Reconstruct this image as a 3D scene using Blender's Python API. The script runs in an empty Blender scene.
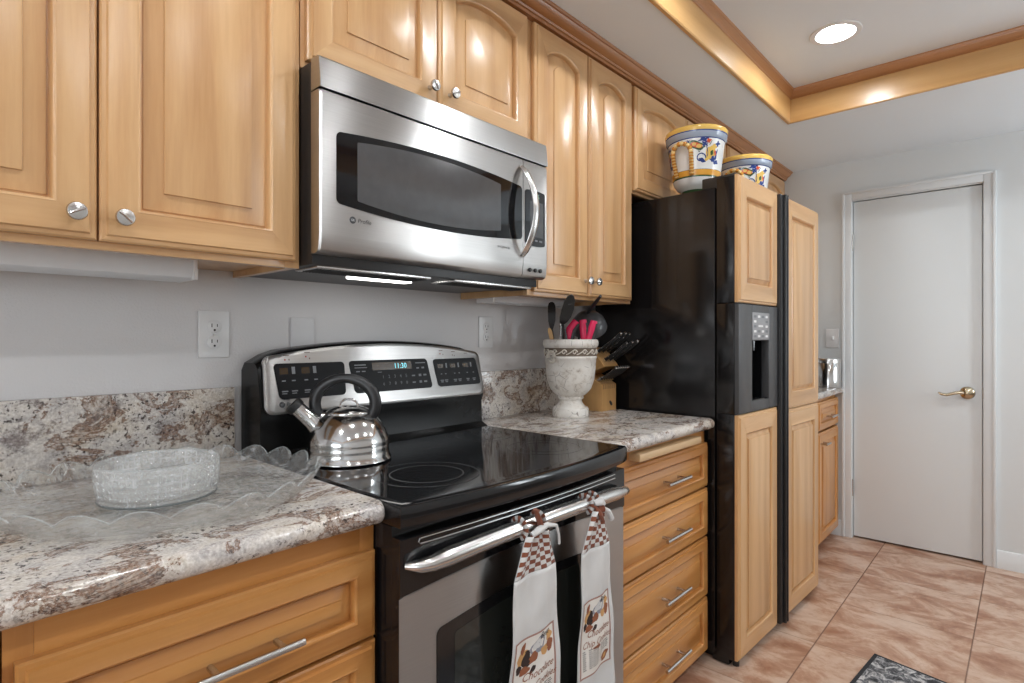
import bpy, bmesh, math, random
from mathutils import Vector, Matrix
random.seed(7)
C = bpy.context.scene.collection
PI = math.pi
# ------------------------------------------------------------------ camera
cd = bpy.data.cameras.new('camera'); cam = bpy.data.objects.new('camera', cd); C.objects.link(cam)
cd.sensor_width = 36; cd.lens = 569.54/1024*36; cd.shift_y = -3.17/1024; cd.clip_start = .02
cam.location = (1.507, 0, 1.2124); cam.rotation_euler = (PI/2, 0, .73608)
bpy.context.scene.camera = cam
vs = bpy.context.scene.view_settings
vs.view_transform = 'Standard'; vs.look = 'None'; vs.gamma = 1; vs.use_curve_mapping = False
vs.exposure = 0.33
bpy.context.scene.cycles.use_denoising = True
bpy.context.scene.cycles.max_bounces = 10
bpy.context.scene.cycles.transparent_max_bounces = 24
bpy.context.scene.cycles.sample_clamp_indirect = 6
bpy.context.scene.cycles.caustics_reflective = False
bpy.context.scene.cycles.caustics_refractive = False
# ------------------------------------------------------------------ daylight
w = bpy.data.worlds.new('world'); bpy.context.scene.world = w; w.use_nodes = True
w.node_tree.nodes['Background'].inputs[0].default_value = (.80, .88, 1, 1)
w.node_tree.nodes['Background'].inputs[1].default_value = 1.5
def area(name, loc, rot, sx, sy, power, col):
    l = bpy.data.lights.new(name, 'AREA'); l.shape = 'RECTANGLE'; l.size = sx; l.size_y = sy; l.energy = power; l.color = col
    o = bpy.data.objects.new(name, l); C.objects.link(o); o.location = loc; o.rotation_euler = rot
    return o
LAMP = 285.0          # emission of the recessed lenses
# unseen window added behind the camera for fill, window on the far side of the aisle
area('fill_front', (1.75, -2.56, 1.45), (PI/2+.5, 0, 0), 1.7, 1.2, 25, (.95, .98, 1))  # fill at the added window, tilted up to brighten the ceiling
area('daylight_right', (3.16, 3.18, 1.58), (PI/2+.05, 0, PI/2), .30, .86, 11, (.90, .965, 1))
area('daylight_right_second', (3.16, 3.70, 1.58), (PI/2+.05, 0, PI/2), .20, .86, 6, (.90, .965, 1))

# ------------------------------------------------------------------ node helpers
MATS = {}
class NT:
    def __init__(s, name):
        s.m = bpy.data.materials.new(name); s.m.use_nodes = True; s.t = s.m.node_tree
        s.b = s.t.nodes['Principled BSDF']; s.out = s.t.nodes['Material Output']
    def n(s, typ, **kw):
        nd = s.t.nodes.new('ShaderNode'+typ)
        for k, v in kw.items():
            if k.startswith('i_'): nd.inputs[k[2:].replace('_', ' ')].default_value = v
            else: setattr(nd, k, v)
        return nd
    def l(s, a, b): s.t.links.new(a, b)
    def ramp(s, fac, stops, interp='LINEAR'):
        r = s.n('ValToRGB'); cr = r.color_ramp; cr.interpolation = interp
        while len(cr.elements) < len(stops): cr.elements.new(.5)
        for e, (p, c) in zip(cr.elements, stops):
            e.position = p; e.color = (c[0], c[1], c[2], 1) if not isinstance(c, (int, float)) else (c, c, c, 1)
        s.l(fac, r.inputs[0]); return r.outputs[0]
    def mix(s, fac, a, b, mode='MIX'):
        m = s.n('Mix', data_type='RGBA', blend_type=mode)
        for sock, v in ((m.inputs[0], fac), (m.inputs[6], a), (m.inputs[7], b)):
            if isinstance(v, (int, float)): sock.default_value = v
            elif isinstance(v, tuple): sock.default_value = (*v[:3], 1)
            else: s.l(v, sock)
        return m.outputs[2]
    def math(s, op, a, b=0.0):
        m = s.n('Math', operation=op)
        for i, v in enumerate((a, b)):
            if isinstance(v, (int, float)): m.inputs[i].default_value = v
            else: s.l(v, m.inputs[i])
        return m.outputs[0]
    def coords(s, scale=(1, 1, 1), rot=(0, 0, 0), jitter=False, world=False):
        tc = s.n('TexCoord')
        src = s.n('NewGeometry').outputs['Position'] if world else tc.outputs['Object']
        if jitter:
            oi = s.n('ObjectInfo'); va = s.n('VectorMath', operation='ADD'); sc = s.math('MULTIPLY', oi.outputs['Random'], 37.0)
            s.l(src, va.inputs[0]); s.l(sc, va.inputs[1]); src = va.outputs[0]
        mp = s.n('Mapping'); mp.inputs['Scale'].default_value = scale; mp.inputs['Rotation'].default_value = rot
        s.l(src, mp.inputs['Vector']); return mp.outputs[0]
    def noise(s, vec, scale, detail=4, rough=.5, dist=0):
        n = s.n('TexNoise'); n.inputs['Scale'].default_value = scale; n.inputs['Detail'].default_value = detail
        n.inputs['Roughness'].default_value = rough; n.inputs['Distortion'].default_value = dist
        s.l(vec, n.inputs['Vector']); return n.outputs['Fac']
    def bump(s, h, strength=.2, dist=.002):
        b = s.n('Bump'); b.inputs['Strength'].default_value = strength; b.inputs['Distance'].default_value = dist
        s.l(h, b.inputs['Height']); s.l(b.outputs[0], s.b.inputs['Normal'])
    def set(s, **kw):
        for k, v in kw.items():
            k = k.replace('_', ' ')
            if k == 'Base Color' and isinstance(v, tuple): v = (*v[:3], 1)
            if hasattr(v, 'links') or hasattr(v, 'is_linked'): s.l(v, s.b.inputs[k])
            else: s.b.inputs[k].default_value = v
        return s.m
def srgb(r, g, b):
    f = lambda c: c/12.92 if c <= .04045 else ((c+.055)/1.055)**2.4
    return (f(r/255), f(g/255), f(b/255))
def plain(name, col, rough=.5, metal=0, **kw):
    t = NT(name); c = t.coords(world=True); n = t.noise(c, 35, 2)
    t.set(Base_Color=t.mix(.06, col, t.ramp(n, [(.3, (0, 0, 0)), (.7, (1, 1, 1))]), 'SOFT_LIGHT'), Roughness=rough, Metallic=metal, **kw)
    MATS[name] = t.m; return t.m
def emit(name, col, st):
    t = NT(name); t.set(Base_Color=(.02, .02, .02), Emission_Color=(*col, 1), Emission_Strength=st); return t.m

def wood(name, axis, lo, mid, hi, rough=.3):
    t = NT(name)
    sc = {'Z': (1, 1, .07), 'Y': (1, .07, 1), 'X': (.07, 1, 1)}[axis]
    v = t.coords(sc, jitter=True)
    big = t.noise(v, 9, 3, .55, 1.2)
    fine = t.noise(v, 160, 3, .6)
    rings = t.n('TexWave', wave_type='RINGS', rings_direction=axis, i_Scale=5.0, i_Distortion=5.0, i_Detail=2.0, i_Detail_Scale=1.2)
    v2 = t.coords({'Z': (1, 1, .16), 'Y': (1, .16, 1), 'X': (.16, 1, 1)}[axis], jitter=True); t.l(v2, rings.inputs['Vector'])
    base = t.ramp(big, [(.25, lo), (.5, mid), (.78, hi)])
    c1 = t.mix(.30, base, t.ramp(rings.outputs['Color'], [(.0, lo), (.5, mid), (1, hi)]))
    c2 = t.mix(.12, c1, t.ramp(fine, [(.35, lo), (.65, hi)]))
    oi = t.n('ObjectInfo'); hs = t.n('HueSaturation'); t.l(c2, hs.inputs['Color'])
    val = t.math('ADD', t.math('MULTIPLY', oi.outputs['Random'], .10), .95); t.l(val, hs.inputs['Value'])
    t.set(Base_Color=hs.outputs[0], Roughness=rough, Coat_Weight=.45, Coat_Roughness=.25, Specular_IOR_Level=.4)
    t.bump(fine, .04, .001)
    return t.m
U = (srgb(184, 137, 90), srgb(208, 164, 115), srgb(221, 181, 133))
L = (srgb(174, 112, 54), srgb(198, 138, 74), srgb(212, 156, 94))
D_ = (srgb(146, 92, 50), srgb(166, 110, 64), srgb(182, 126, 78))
WV, WH = wood('maple_upright_grain', 'Z', *U), wood('maple_level_grain', 'Y', *U)
BV, BH = wood('honey_maple_upright_grain', 'Z', *L), wood('honey_maple_level_grain', 'Y', *L)
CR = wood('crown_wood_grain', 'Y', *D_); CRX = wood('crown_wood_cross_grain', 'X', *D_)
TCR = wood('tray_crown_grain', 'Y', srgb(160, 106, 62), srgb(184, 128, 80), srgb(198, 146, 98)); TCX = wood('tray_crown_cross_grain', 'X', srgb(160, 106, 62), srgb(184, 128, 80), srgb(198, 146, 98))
TY = wood('tray_wood_grain', 'Y', srgb(196, 148, 90), srgb(212, 166, 106), srgb(222, 180, 122)); TX = wood('tray_wood_cross_grain', 'X', srgb(196, 148, 90), srgb(212, 166, 106), srgb(222, 180, 122))
BOARD = wood('cutting_board_wood', 'Y', srgb(196, 160, 116), srgb(214, 180, 138), srgb(226, 196, 156), .5)
BLOCKW = wood('knife_block_wood', 'Z', srgb(190, 140, 84), srgb(208, 160, 102), srgb(220, 176, 118), .4)
SPOONW = plain('spoon_wood', srgb(200, 160, 110), .5)

def granite():
    t = NT('granite')
    v = t.coords((1, 1, 1), world=True); vl = t.coords((1.35, .8, 1.2), (0, 0, .45), world=True)
    big = t.noise(vl, 5.5, 4, .6, .4); mid = t.noise(vl, 20, 7, .68, .35); n4 = t.noise(vl, 11, 7, .72, .5); fine = t.noise(v, 120, 4, .7); spk = t.noise(v, 210, 2, .6)
    base = t.ramp(mid, [(.28, srgb(140, 136, 136)), (.40, srgb(186, 181, 178)), (.54, srgb(214, 208, 201)), (.72, srgb(194, 184, 170))])
    base = t.mix(t.ramp(big, [(.50, 0), (.66, .5)]), base, srgb(186, 164, 134))
    vein = t.ramp(n4, [(.53, 0), (.56, .95), (.59, .55), (.66, 0)])
    c = t.mix(vein, base, t.ramp(fine, [(.38, srgb(70, 52, 44)), (.52, srgb(128, 90, 64)), (.68, srgb(112, 98, 92))]))
    c = t.mix(t.ramp(t.noise(vl, 15, 7, .75, .3), [(.585, 0), (.65, .75)]), c, srgb(112, 100, 98))
    zone = t.ramp(t.noise(vl, 7, 5, .7, .4), [(.44, 0), (.54, 1)])
    spot = t.math('MULTIPLY', t.ramp(t.noise(v, 95, 3, .65, .4), [(.565, 0), (.61, 1)]), zone)
    c = t.mix(t.math('MULTIPLY', spot, .92), c, srgb(52, 38, 36))
    c = t.mix(.6, c, t.ramp(spk, [(.3, srgb(100, 96, 94)), (.5, srgb(188, 186, 184)), (.7, (1, 1, 1))]), 'SOFT_LIGHT')
    t.set(Base_Color=c, Roughness=.16, Specular_IOR_Level=.5)
    return t.m
GR = granite()

def tile():
    t = NT('terracotta_tile'); v = t.coords(world=True)
    sx = t.n('SeparateXYZ'); t.l(v, sx.inputs[0])
    def cell(o, off, S):
        q = t.math('DIVIDE', t.math('SUBTRACT', o, off), S); fl = t.math('FLOOR', q); fr = t.math('SUBTRACT', q, fl)
        d = t.math('MULTIPLY', t.math('MINIMUM', fr, t.math('SUBTRACT', 1.0, fr)), S); return fl, d
    fx, dx = cell(sx.outputs[0], .879, .464); fy, dy = cell(sx.outputs[1], .66, .4575)
    groutX = t.ramp(dx, [(.0, 1), (.0025, 1), (.0035, 0)]); groutY = t.ramp(dy, [(.0, 1), (.002, 1), (.003, 0)])
    gr = t.math('MAXIMUM', groutX, t.math('MULTIPLY', groutY, .45))
    idv = t.n('CombineXYZ'); t.l(t.math('MULTIPLY', fx, 7.31), idv.inputs[0]); t.l(t.math('MULTIPLY', fy, 3.77), idv.inputs[1])
    va = t.n('VectorMath', operation='ADD'); t.l(v, va.inputs[0]); t.l(idv.outputs[0], va.inputs[1])
    mp = t.n('Mapping'); mp.inputs['Scale'].default_value = (1.2, 1.7, 1); mp.inputs['Rotation'].default_value = (0, 0, .12); t.l(va.outputs[0], mp.inputs['Vector'])
    a = t.noise(mp.outputs[0], 3.6, 8, .66, .5); b = t.noise(mp.outputs[0], 13, 8, .74, .6)
    c = t.ramp(a, [(.36, srgb(154, 110, 86)), (.46, srgb(178, 140, 116)), (.55, srgb(200, 171, 150)), (.68, srgb(210, 187, 170))])
    c = t.mix(t.ramp(b, [(.54, 0), (.68, .55)]), c, srgb(170, 118, 92))
    c = t.mix(t.ramp(b, [(.28, .5), (.42, 0)]), c, srgb(224, 198, 178))
    c = t.mix(gr, c, srgb(112, 84, 70))
    t.set(Base_Color=c, Roughness=t.math('ADD', .34, t.math('MULTIPLY', gr, .4)))
    t.bump(t.math('SUBTRACT', t.math('MULTIPLY', b, .1), gr), .3, .0015)
    return t.m
def paint(name, col, bs=.25, sc=260, rough=.55):
    t = NT(name); v = t.coords(world=True); n = t.noise(v, sc, 3, .55)
    t.set(Base_Color=t.mix(.04, col, t.ramp(t.noise(v, 3, 3), [(.3, (.0, .0, .0)), (.7, (1, 1, 1))]), 'SOFT_LIGHT'), Roughness=rough)
    t.bump(n, bs, .003); return t.m
WALL = paint('wall_paint', srgb(218, 216, 216), .35, 190, .4)
WALLB = paint('far_wall_paint', srgb(216, 220, 221), .12, 190, .5)
CEIL = paint('ceiling_paint', srgb(229, 235, 240), .12, 120, .7)
TRIMW = paint('white_trim_paint', srgb(220, 223, 224), .02, 40, .35)
DOORW = paint('white_door_paint', srgb(222, 226, 227), .03, 40, .4)
TILE = tile()
def steel(name, col, rough, aniso, rot, axis='Z'):
    t = NT(name); sc = {'Z': (1, 2, 260), 'Y': (1, 260, 2), 'X': (260, 2, 1)}[axis]
    n = t.noise(t.coords(sc, world=True), 3, 3, .6)
    tg = t.n('CombineXYZ'); tg.inputs[2].default_value = 1.0
    t.set(Base_Color=t.mix(.25, col, t.ramp(n, [(.3, (.35, .35, .35)), (.7, (.75, .75, .75))]), 'SOFT_LIGHT'), Metallic=1.0,
          Roughness=t.math('ADD', rough-.02, t.math('MULTIPLY', n, .04)), Anisotropic=aniso)
    t.l(tg.outputs[0], t.b.inputs['Tangent']); return t.m
STEEL = steel('brushed_steel', (.46, .45, .44), .31, .97, 'Z')
STEELH = steel('satin_steel', (.66, .65, .635), .24, .0, 'Z')
NICKEL = plain('satin_nickel', (.60, .59, .575), .24, 1.0)
CHROME = plain('polished_steel', (.62, .615, .61), .13, 1.0)
BRASS = plain('antique_brass', (.52, .44, .31), .18, 1.0)
BLACKG = plain('black_gloss_enamel', (.008, .008, .009), .12)
BLACKF = plain('black_fridge_enamel', (.008, .007, .007), .15)
BLACKP = plain('black_plastic', (.014, .014, .015), .36)
BLACKM = plain('matte_black', (.02, .02, .02), .6)
PANELB = plain('matte_black_touch_glass', (.010, .010, .011), .34, 0, Specular_IOR_Level=.12)
BLACKS = plain('black_satin_enamel', (.008, .008, .008), .25, 0, Specular_IOR_Level=.2)
GLASSB = plain('black_ceramic_glass', (.006, .006, .007), .045)
OVENG = plain('dark_oven_glass', (.022, .024, .021), .05)
MWSCREEN = plain('grey_door_screen', (.075, .075, .077), .12)
RINGM = plain('burner_ring_print', (.06, .06, .062), .2)
GREYP = plain('grey_dispenser_plastic', (.055, .055, .057), .35)
KEYP = plain('silver_keypad', (.30, .30, .31), .35)
WPLAST = plain('white_plastic', srgb(230, 230, 230), .3)
WPLATE = plain('painted_plate', srgb(214, 213, 214), .4)
OUTSH = plain('outlet_slot', (.01, .01, .01), .5)
LGREY = plain('key_legend_grey', srgb(120, 122, 125), .5)
AMBER = plain('amber_window', srgb(62, 44, 20), .2)
LEGEND = plain('dark_legend', srgb(92, 70, 60), .5)
REDL = plain('red_legend', srgb(150, 40, 34), .5)
LOGO = plain('logo_print', (.03, .03, .035), .4)
CYAN = emit('cyan_digits', (.25, .85, .95), 1.1)
GREEN = emit('green_digits', (.35, .85, .65), .8)
LENS = emit('lamp_lens', (.94, .975, 1), LAMP)
HOODL = emit('hood_lamp_lens', (1, .97, .93), 6.0)
DIFF = plain('white_light_diffuser', srgb(224, 228, 232), .3)
PINK = plain('red_pink_handle', srgb(214, 24, 82), .4)
CLOTH = None
def cloth(name, col):
    t = NT(name); v = t.coords((1, 1, 1), world=True); n = t.noise(v, 700, 2); m = t.noise(v, 25, 4)
    t.set(Base_Color=t.mix(.12, col, t.ramp(m, [(.3, srgb(150, 140, 135)), (.7, (1, 1, 1))]), 'SOFT_LIGHT'), Roughness=.9, Sheen_Weight=.2)
    t.bump(n, .3, .001); return t.m
CLOTH = cloth('white_cotton', srgb(212, 211, 209)); BROWNC = cloth('brown_check_cotton', srgb(126, 70, 48)); CREAMC = cloth('print_ground', srgb(232, 226, 218))
PBROWN = plain('print_brown', srgb(150, 92, 64), .9); PDARK = plain('print_dark', srgb(58, 44, 40), .9); PGREY = plain('print_grey', srgb(150, 150, 160), .9)
PTAN = plain('print_tan', srgb(208, 160, 104), .9); PFRAME = plain('print_frame', srgb(172, 132, 120), .9)
def glass(name, milky, rough, pattern, tint=(.985, .99, .985)):
    t = NT(name); tr = t.n('BsdfTransparent'); tr.inputs[0].default_value = (*tint, 1)
    gl = t.n('BsdfGlossy'); gl.inputs['Roughness'].default_value = rough
    df = t.n('BsdfDiffuse'); df.inputs[0].default_value = (.86, .87, .87, 1)
    fr = t.n('LayerWeight'); fr.inputs[0].default_value = .5
    v = t.coords((1, 1, 1))
    if pattern == 'leaf':       # pressed leaf facets
        w1 = t.n('TexVoronoi', feature='DISTANCE_TO_EDGE'); w1.inputs['Scale'].default_value = 26; t.l(t.coords((1, 2.1, 1), (0, 0, .6)), w1.inputs['Vector'])
        edge = t.ramp(w1.outputs['Distance'], [(0, 1), (.05, .5), (.11, 0)]); h = t.math('ADD', t.math('MULTIPLY', w1.outputs['Distance'], 2.2), t.math('MULTIPLY', t.noise(v, 45, 3, .6, 1.0), .8))
        gate = t.ramp(t.noise(v, 30, 3), [(.5, .1), (.62, 1)]); edge = t.math('MULTIPLY', edge, gate)
    else:                       # upright cut ribs crossed by rows of small cuts
        sx = t.n('SeparateXYZ'); t.l(v, sx.inputs[0]); an = t.math('ARCTAN2', sx.outputs[1], sx.outputs[0])
        ribs = t.math('POWER', t.math('ABSOLUTE', t.math('SINE', t.math('MULTIPLY', an, 26.0))), 3.0)
        rows = t.math('POWER', t.math('ABSOLUTE', t.math('SINE', t.math('MULTIPLY', sx.outputs[2], 260.0))), 3.0)
        h = t.math('ADD', ribs, t.math('MULTIPLY', rows, .8)); gate = t.ramp(t.noise(v, 50, 3), [(.42, .15), (.62, 1)])
        edge = t.math('MULTIPLY', t.math('MULTIPLY', t.math('MAXIMUM', ribs, rows), .75), gate)
    b = t.n('Bump'); b.inputs['Strength'].default_value = .8; b.inputs['Distance'].default_value = .004; t.l(h, b.inputs['Height'])
    t.l(b.outputs[0], gl.inputs['Normal'])
    m1 = t.n('MixShader'); t.l(t.math('ADD', milky, t.math('MULTIPLY', edge, .30)), m1.inputs[0]); t.l(tr.outputs[0], m1.inputs[1]); t.l(df.outputs[0], m1.inputs[2])
    m2 = t.n('MixShader'); t.l(t.math('ADD', .05, t.math('MULTIPLY', t.math('POWER', fr.outputs['Facing'], 3.0), .5)), m2.inputs[0]); t.l(m1.outputs[0], m2.inputs[1]); t.l(gl.outputs[0], m2.inputs[2])
    t.l(m2.outputs[0], t.out.inputs['Surface']); return t.m
GLASS1 = glass('pressed_glass_platter', .06, .04, 'leaf'); GLASS2 = glass('pressed_glass_bowl', .15, .04, 'rib')
GRIM = plain('glass_edge', (.62, .66, .66), .06, Alpha=.28)
GRIMD = plain('glass_foot_edge', (.16, .18, .18), .06, Alpha=.7)
def urn_mat():
    t = NT('weathered_white_ceramic'); v = t.coords(); a = t.noise(v, 22, 6, .7); b = t.noise(v, 9, 4, .6, 2)
    c = t.ramp(a, [(.30, srgb(128, 114, 102)), (.39, srgb(198, 189, 178)), (.47, srgb(217, 211, 203)), (.7, srgb(228, 224, 218))])
    vor = t.n('TexVoronoi', feature='DISTANCE_TO_EDGE'); vor.inputs['Scale'].default_value = 26; t.l(v, vor.inputs['Vector'])
    crack = t.math('MULTIPLY', t.ramp(vor.outputs['Distance'], [(.0, 1), (.03, 0)]), t.ramp(b, [(.48, 0), (.56, .9)]))
    t.set(Base_Color=t.mix(crack, c, srgb(90, 76, 66)), Roughness=.5); t.bump(a, .25, .002); return t.m
URN = urn_mat(); URND = plain('recess_brown_wash', srgb(112, 98, 84), .7); URNL = plain('relief_cream', srgb(206, 198, 186), .5)
CW = plain('glazed_white', srgb(226, 226, 224), .15); CY = plain('glazed_yellow', srgb(220, 182, 96), .15); CB = plain('glazed_pale_blue', srgb(160, 172, 190), .15)
CN = plain('glazed_navy', srgb(46, 66, 128), .15); CO = plain('glazed_orange', srgb(216, 156, 60), .15); CG = plain('glazed_green', srgb(56, 84, 52), .15); CRD = plain('glazed_red', srgb(206, 92, 60), .15)
CYP = plain('glazed_cream_yellow', srgb(232, 204, 140), .15); CO2 = plain('glazed_burnt_orange', srgb(206, 142, 62), .15)
def rug():
    t = NT('grey_woven_mat'); v = t.coords(world=True); a = t.noise(v, 28, 5, .7, 1.0); b = t.noise(v, 180, 2)
    c = t.ramp(a, [(.40, srgb(48, 50, 54)), (.5, srgb(110, 112, 116)), (.60, srgb(196, 196, 196))])
    t.set(Base_Color=t.mix(.3, c, t.ramp(b, [(.4, (.1, .1, .1)), (.6, (.8, .8, .8))]), 'SOFT_LIGHT'), Roughness=.95); t.bump(b, .4, .002); return t.m
RUG = rug(); RUGE = plain('mat_border', srgb(40, 42, 46), .9)

# ------------------------------------------------------------------ mesh helpers
ORG = {}
class MB:
    def __init__(s, xf=None): s.v = []; s.f = []; s.m = []; s.xf = xf
    def add(s, verts, faces, mat=0):
        o = len(s.v)
        for p in verts:
            p = Vector(p); s.v.append(s.xf(p) if s.xf else p)
        for f in faces: s.f.append([i+o for i in f])
        s.m += mat if isinstance(mat, list) else [mat]*len(faces)
        return s
    def bm(s, bm, mat=0):
        bm.verts.ensure_lookup_table(); bm.verts.index_update()
        s.add([v.co.copy() for v in bm.verts], [[v.index for v in f.verts] for f in bm.faces], mat); bm.free(); return s
    def box(s, x0, x1, y0, y1, z0, z1, bev=0.0, mat=0, seg=2):
        bm = bmesh.new(); bmesh.ops.create_cube(bm, size=1)
        for v in bm.verts: v.co = Vector(((x0+x1)/2+v.co.x*(x1-x0), (y0+y1)/2+v.co.y*(y1-y0), (z0+z1)/2+v.co.z*(z1-z0)))
        if bev > 0: bmesh.ops.bevel(bm, geom=bm.edges[:], offset=bev, segments=seg, profile=.6, affect='EDGES', clamp_overlap=True)
        return s.bm(bm, mat)
    def loft(s, loops, close=True, caps=(True, True), mat=0, ring=False):
        n = len(loops[0]); vv = [p for l in loops for p in l]; ff = []; mm = []
        K = len(loops)
        for i in range(K if ring else K-1):
            j = (i+1) % K
            for k in range(n if close else n-1):
                k2 = (k+1) % n
                ff.append([i*n+k, i*n+k2, j*n+k2, j*n+k]); mm.append(mat[i] if isinstance(mat, list) else mat)
        if caps[0] and not ring: ff.append(list(range(n))[::-1]); mm.append(mat[0] if isinstance(mat, list) else mat)
        if caps[1] and not ring: ff.append([(K-1)*n+k for k in range(n)]); mm.append(mat[-1] if isinstance(mat, list) else mat)
        return s.add(vv, ff, mm)
    def tube(s, pts, r, n=10, caps=True, mat=0, flat=1.0, up=Vector((0, 0, 1)), ring=False):
        pts = [Vector(p) for p in pts]; R = r if isinstance(r, (list, tuple)) else [r]*len(pts); loops = []
        for i, p in enumerate(pts):
            if ring: t = pts[(i+1) % len(pts)]-pts[i-1]
            else: t = pts[min(i+1, len(pts)-1)]-pts[max(i-1, 0)]
            t.normalize(); a = up.cross(t)
            if a.length < 1e-4: a = Vector((1, 0, 0)).cross(t)
            a.normalize(); b = t.cross(a)
            loops.append([p+a*math.cos(2*PI*k/n)*R[i]+b*math.sin(2*PI*k/n)*R[i]*flat for k in range(n)])
        return s.loft(loops, True, (caps, caps), mat, ring)
    def lathe(s, prof, c, n=48, mat=0, axis=None, caps=(True, True), scale=(1, 1)):
        c = Vector(c)
        if axis is None: A, B, Z = Vector((1, 0, 0)), Vector((0, 1, 0)), Vector((0, 0, 1))
        else:
            Z = Vector(axis).normalized(); A = Z.orthogonal().normalized(); B = Z.cross(A)
        loops = [[c+A*r*scale[0]*math.cos(2*PI*k/n)+B*r*scale[1]*math.sin(2*PI*k/n)+Z*h for k in range(n)] for r, h in prof]
        return s.loft(loops, True, caps, mat)
    def prism(s, poly, d0, d1, fn, mat=0, bev=0):
        n = len(poly); a = [fn(u, v, d0) for u, v in poly]; b = [fn(u, v, d1) for u, v in poly]
        return s.loft([a, b], True, (True, True), mat)
    def grid(s, fn, nu, nv, mat=0):
        vv = [fn(i/(nu-1), j/(nv-1)) for i in range(nu) for j in range(nv)]
        ff = [[i*nv+j, (i+1)*nv+j, (i+1)*nv+j+1, i*nv+j+1] for i in range(nu-1) for j in range(nv-1)]
        return s.add(vv, ff, mat)
    def build(s, name, mats, parent=None, origin=None, angle=35):
        if not isinstance(mats, (list, tuple)): mats = [mats]
        if parent is not None: org = ORG[parent.name]
        else: org = Vector(origin) if origin is not None else Vector((0, 0, 0))
        me = bpy.data.meshes.new(name); me.from_pydata([p-org for p in s.v], [], s.f)
        for m in mats: me.materials.append(m)
        me.polygons.foreach_set('material_index', s.m)
        bm = bmesh.new(); bm.from_mesh(me); bmesh.ops.recalc_face_normals(bm, faces=bm.faces[:]); bm.to_mesh(me); bm.free()
        me.polygons.foreach_set('use_smooth', [True]*len(me.polygons)); me.set_sharp_from_angle(angle=math.radians(angle)); me.update()
        o = bpy.data.objects.new(name, me); C.objects.link(o)
        if parent is not None: o.parent = parent
        else: o.location = org
        ORG[o.name] = org
        return o
def tag(o, label, cat, group=None):
    o['label'] = label; o['category'] = cat
    if group: o['group'] = group
    return o
def thing(name, loc, label, cat, group=None):
    o = bpy.data.objects.new(name, None); C.objects.link(o); o.location = loc; o.empty_display_size = .05; ORG[o.name] = Vector(loc)
    return tag(o, label, cat, group)
def struct(o): o['kind'] = 'structure'; return o
def text_mesh(txt, size, shear=0.0, align='LEFT', spacing=1.0, extrude=0):
    cu = bpy.data.curves.new('t', 'FONT'); cu.body = txt; cu.size = size; cu.shear = shear; cu.align_x = align; cu.space_character = spacing; cu.resolution_u = 2
    o = bpy.data.objects.new('t', cu); C.objects.link(o); dg = bpy.context.evaluated_depsgraph_get(); dg.update()
    me = o.evaluated_get(dg).to_mesh(); vv = [v.co.copy() for v in me.vertices]; ff = [list(p.vertices) for p in me.polygons]
    o.evaluated_get(dg).to_mesh_clear(); bpy.data.objects.remove(o); bpy.data.curves.remove(cu)
    return vv, ff
def put_text(mb, txt, size, fn, mat=0, **kw):
    vv, ff = text_mesh(txt, size, **kw); mb.add([fn(p.x, p.y) for p in vv], ff, mat)
FX = lambda x: (lambda a, b, d: Vector((x+d, a, b)))   # front plane facing +X: a = Y, b = Z, d = outwards

def door_loops(a0, a1, b0, b1, prof, stile, rail, arch=0.0, K=15):
    """nested loops: prof = list of (kind, inset, depth). kind 'o' outer rectangle, 'i' opening (arched)."""
    loops = []
    for kind, ins, d in prof:
        if kind == 'o': A0, A1, B0, B1, ar = a0+ins, a1-ins, b0+ins, b1-ins, 0
        else: A0, A1, B0, B1, ar = a0+stile+ins, a1-stile-ins, b0+rail+ins, b1-rail-arch-ins, arch
        l = [(A0, B0, d), (A1, B0, d)]
        for k in range(K):
            t = 1-2*k/(K-1); l.append(((A0+A1)/2+t*(A1-A0)/2, B1+ar*(1-abs(t)**2.2), d))
        loops.append(l)
    return loops
def panel_door(mb, fn, a0, a1, b0, b1, t=.02, stile=.054, rail=.054, arch=0.0, slope=.030, K=15, bottom=None):
    prof = [('o', 0, 0), ('o', 0, t-.008), ('o', .003, t-.005), ('o', .009, t-.0045), ('o', .0115, t), ('i', 0, t), ('i', .002, t+.0012), ('i', .0045, t+.0004), ('i', .0065, t-.0025), ('i', .0075, t-.0055),
            ('i', .0085, t-.0145), ('i', .012, t-.0145), ('i', .0125, t-.0125), ('i', .013+slope, t-.0045), ('i', .0138+slope, t-.0012), ('i', .0165+slope, t-.0004)]
    loops = door_loops(a0, a1, b0, b1, prof, stile, rail, arch, K)
    n = len(loops[0]); K2 = len(loops)
    vv = [fn(*p) for l in loops for p in l]; ff = []; mm = []
    for i in range(K2-1):
        for k in range(n):
            k2 = (k+1) % n; ff.append([i*n+k, i*n+k2, (i+1)*n+k2, (i+1)*n+k])
            horiz = (k == 0) or (2 <= k < n-1)
            mm.append(1 if (horiz and i < 12) else 0)
    ff.append([(K2-1)*n+k for k in range(n)]); mm.append(0)
    ff.append(list(range(n))[::-1]); mm.append(0)
    mb.add(vv, ff, mm)
def knob(parent, y, z, x, tilt=.6):
    mb = MB(); mb.lathe([(.0065, 0), (.0065, .002), (.0045, .006), (.0045, .014), (.011, .019), (.0145, .022), (.0150, .025), (.0135, .0285), (.006, .030), (.0, .0302)], (x, y, z), 24, axis=(1, 0, 0), caps=(True, False))
    dy, dz = math.cos(tilt), math.sin(tilt)
    mb.tube([(x+.0295, y-dy*.012, z-dz*.012), (x+.0315, y, z), (x+.0295, y+dy*.012, z+dz*.012)], .0022, 6)
    return mb.build('knob', NICKEL, parent)
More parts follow.
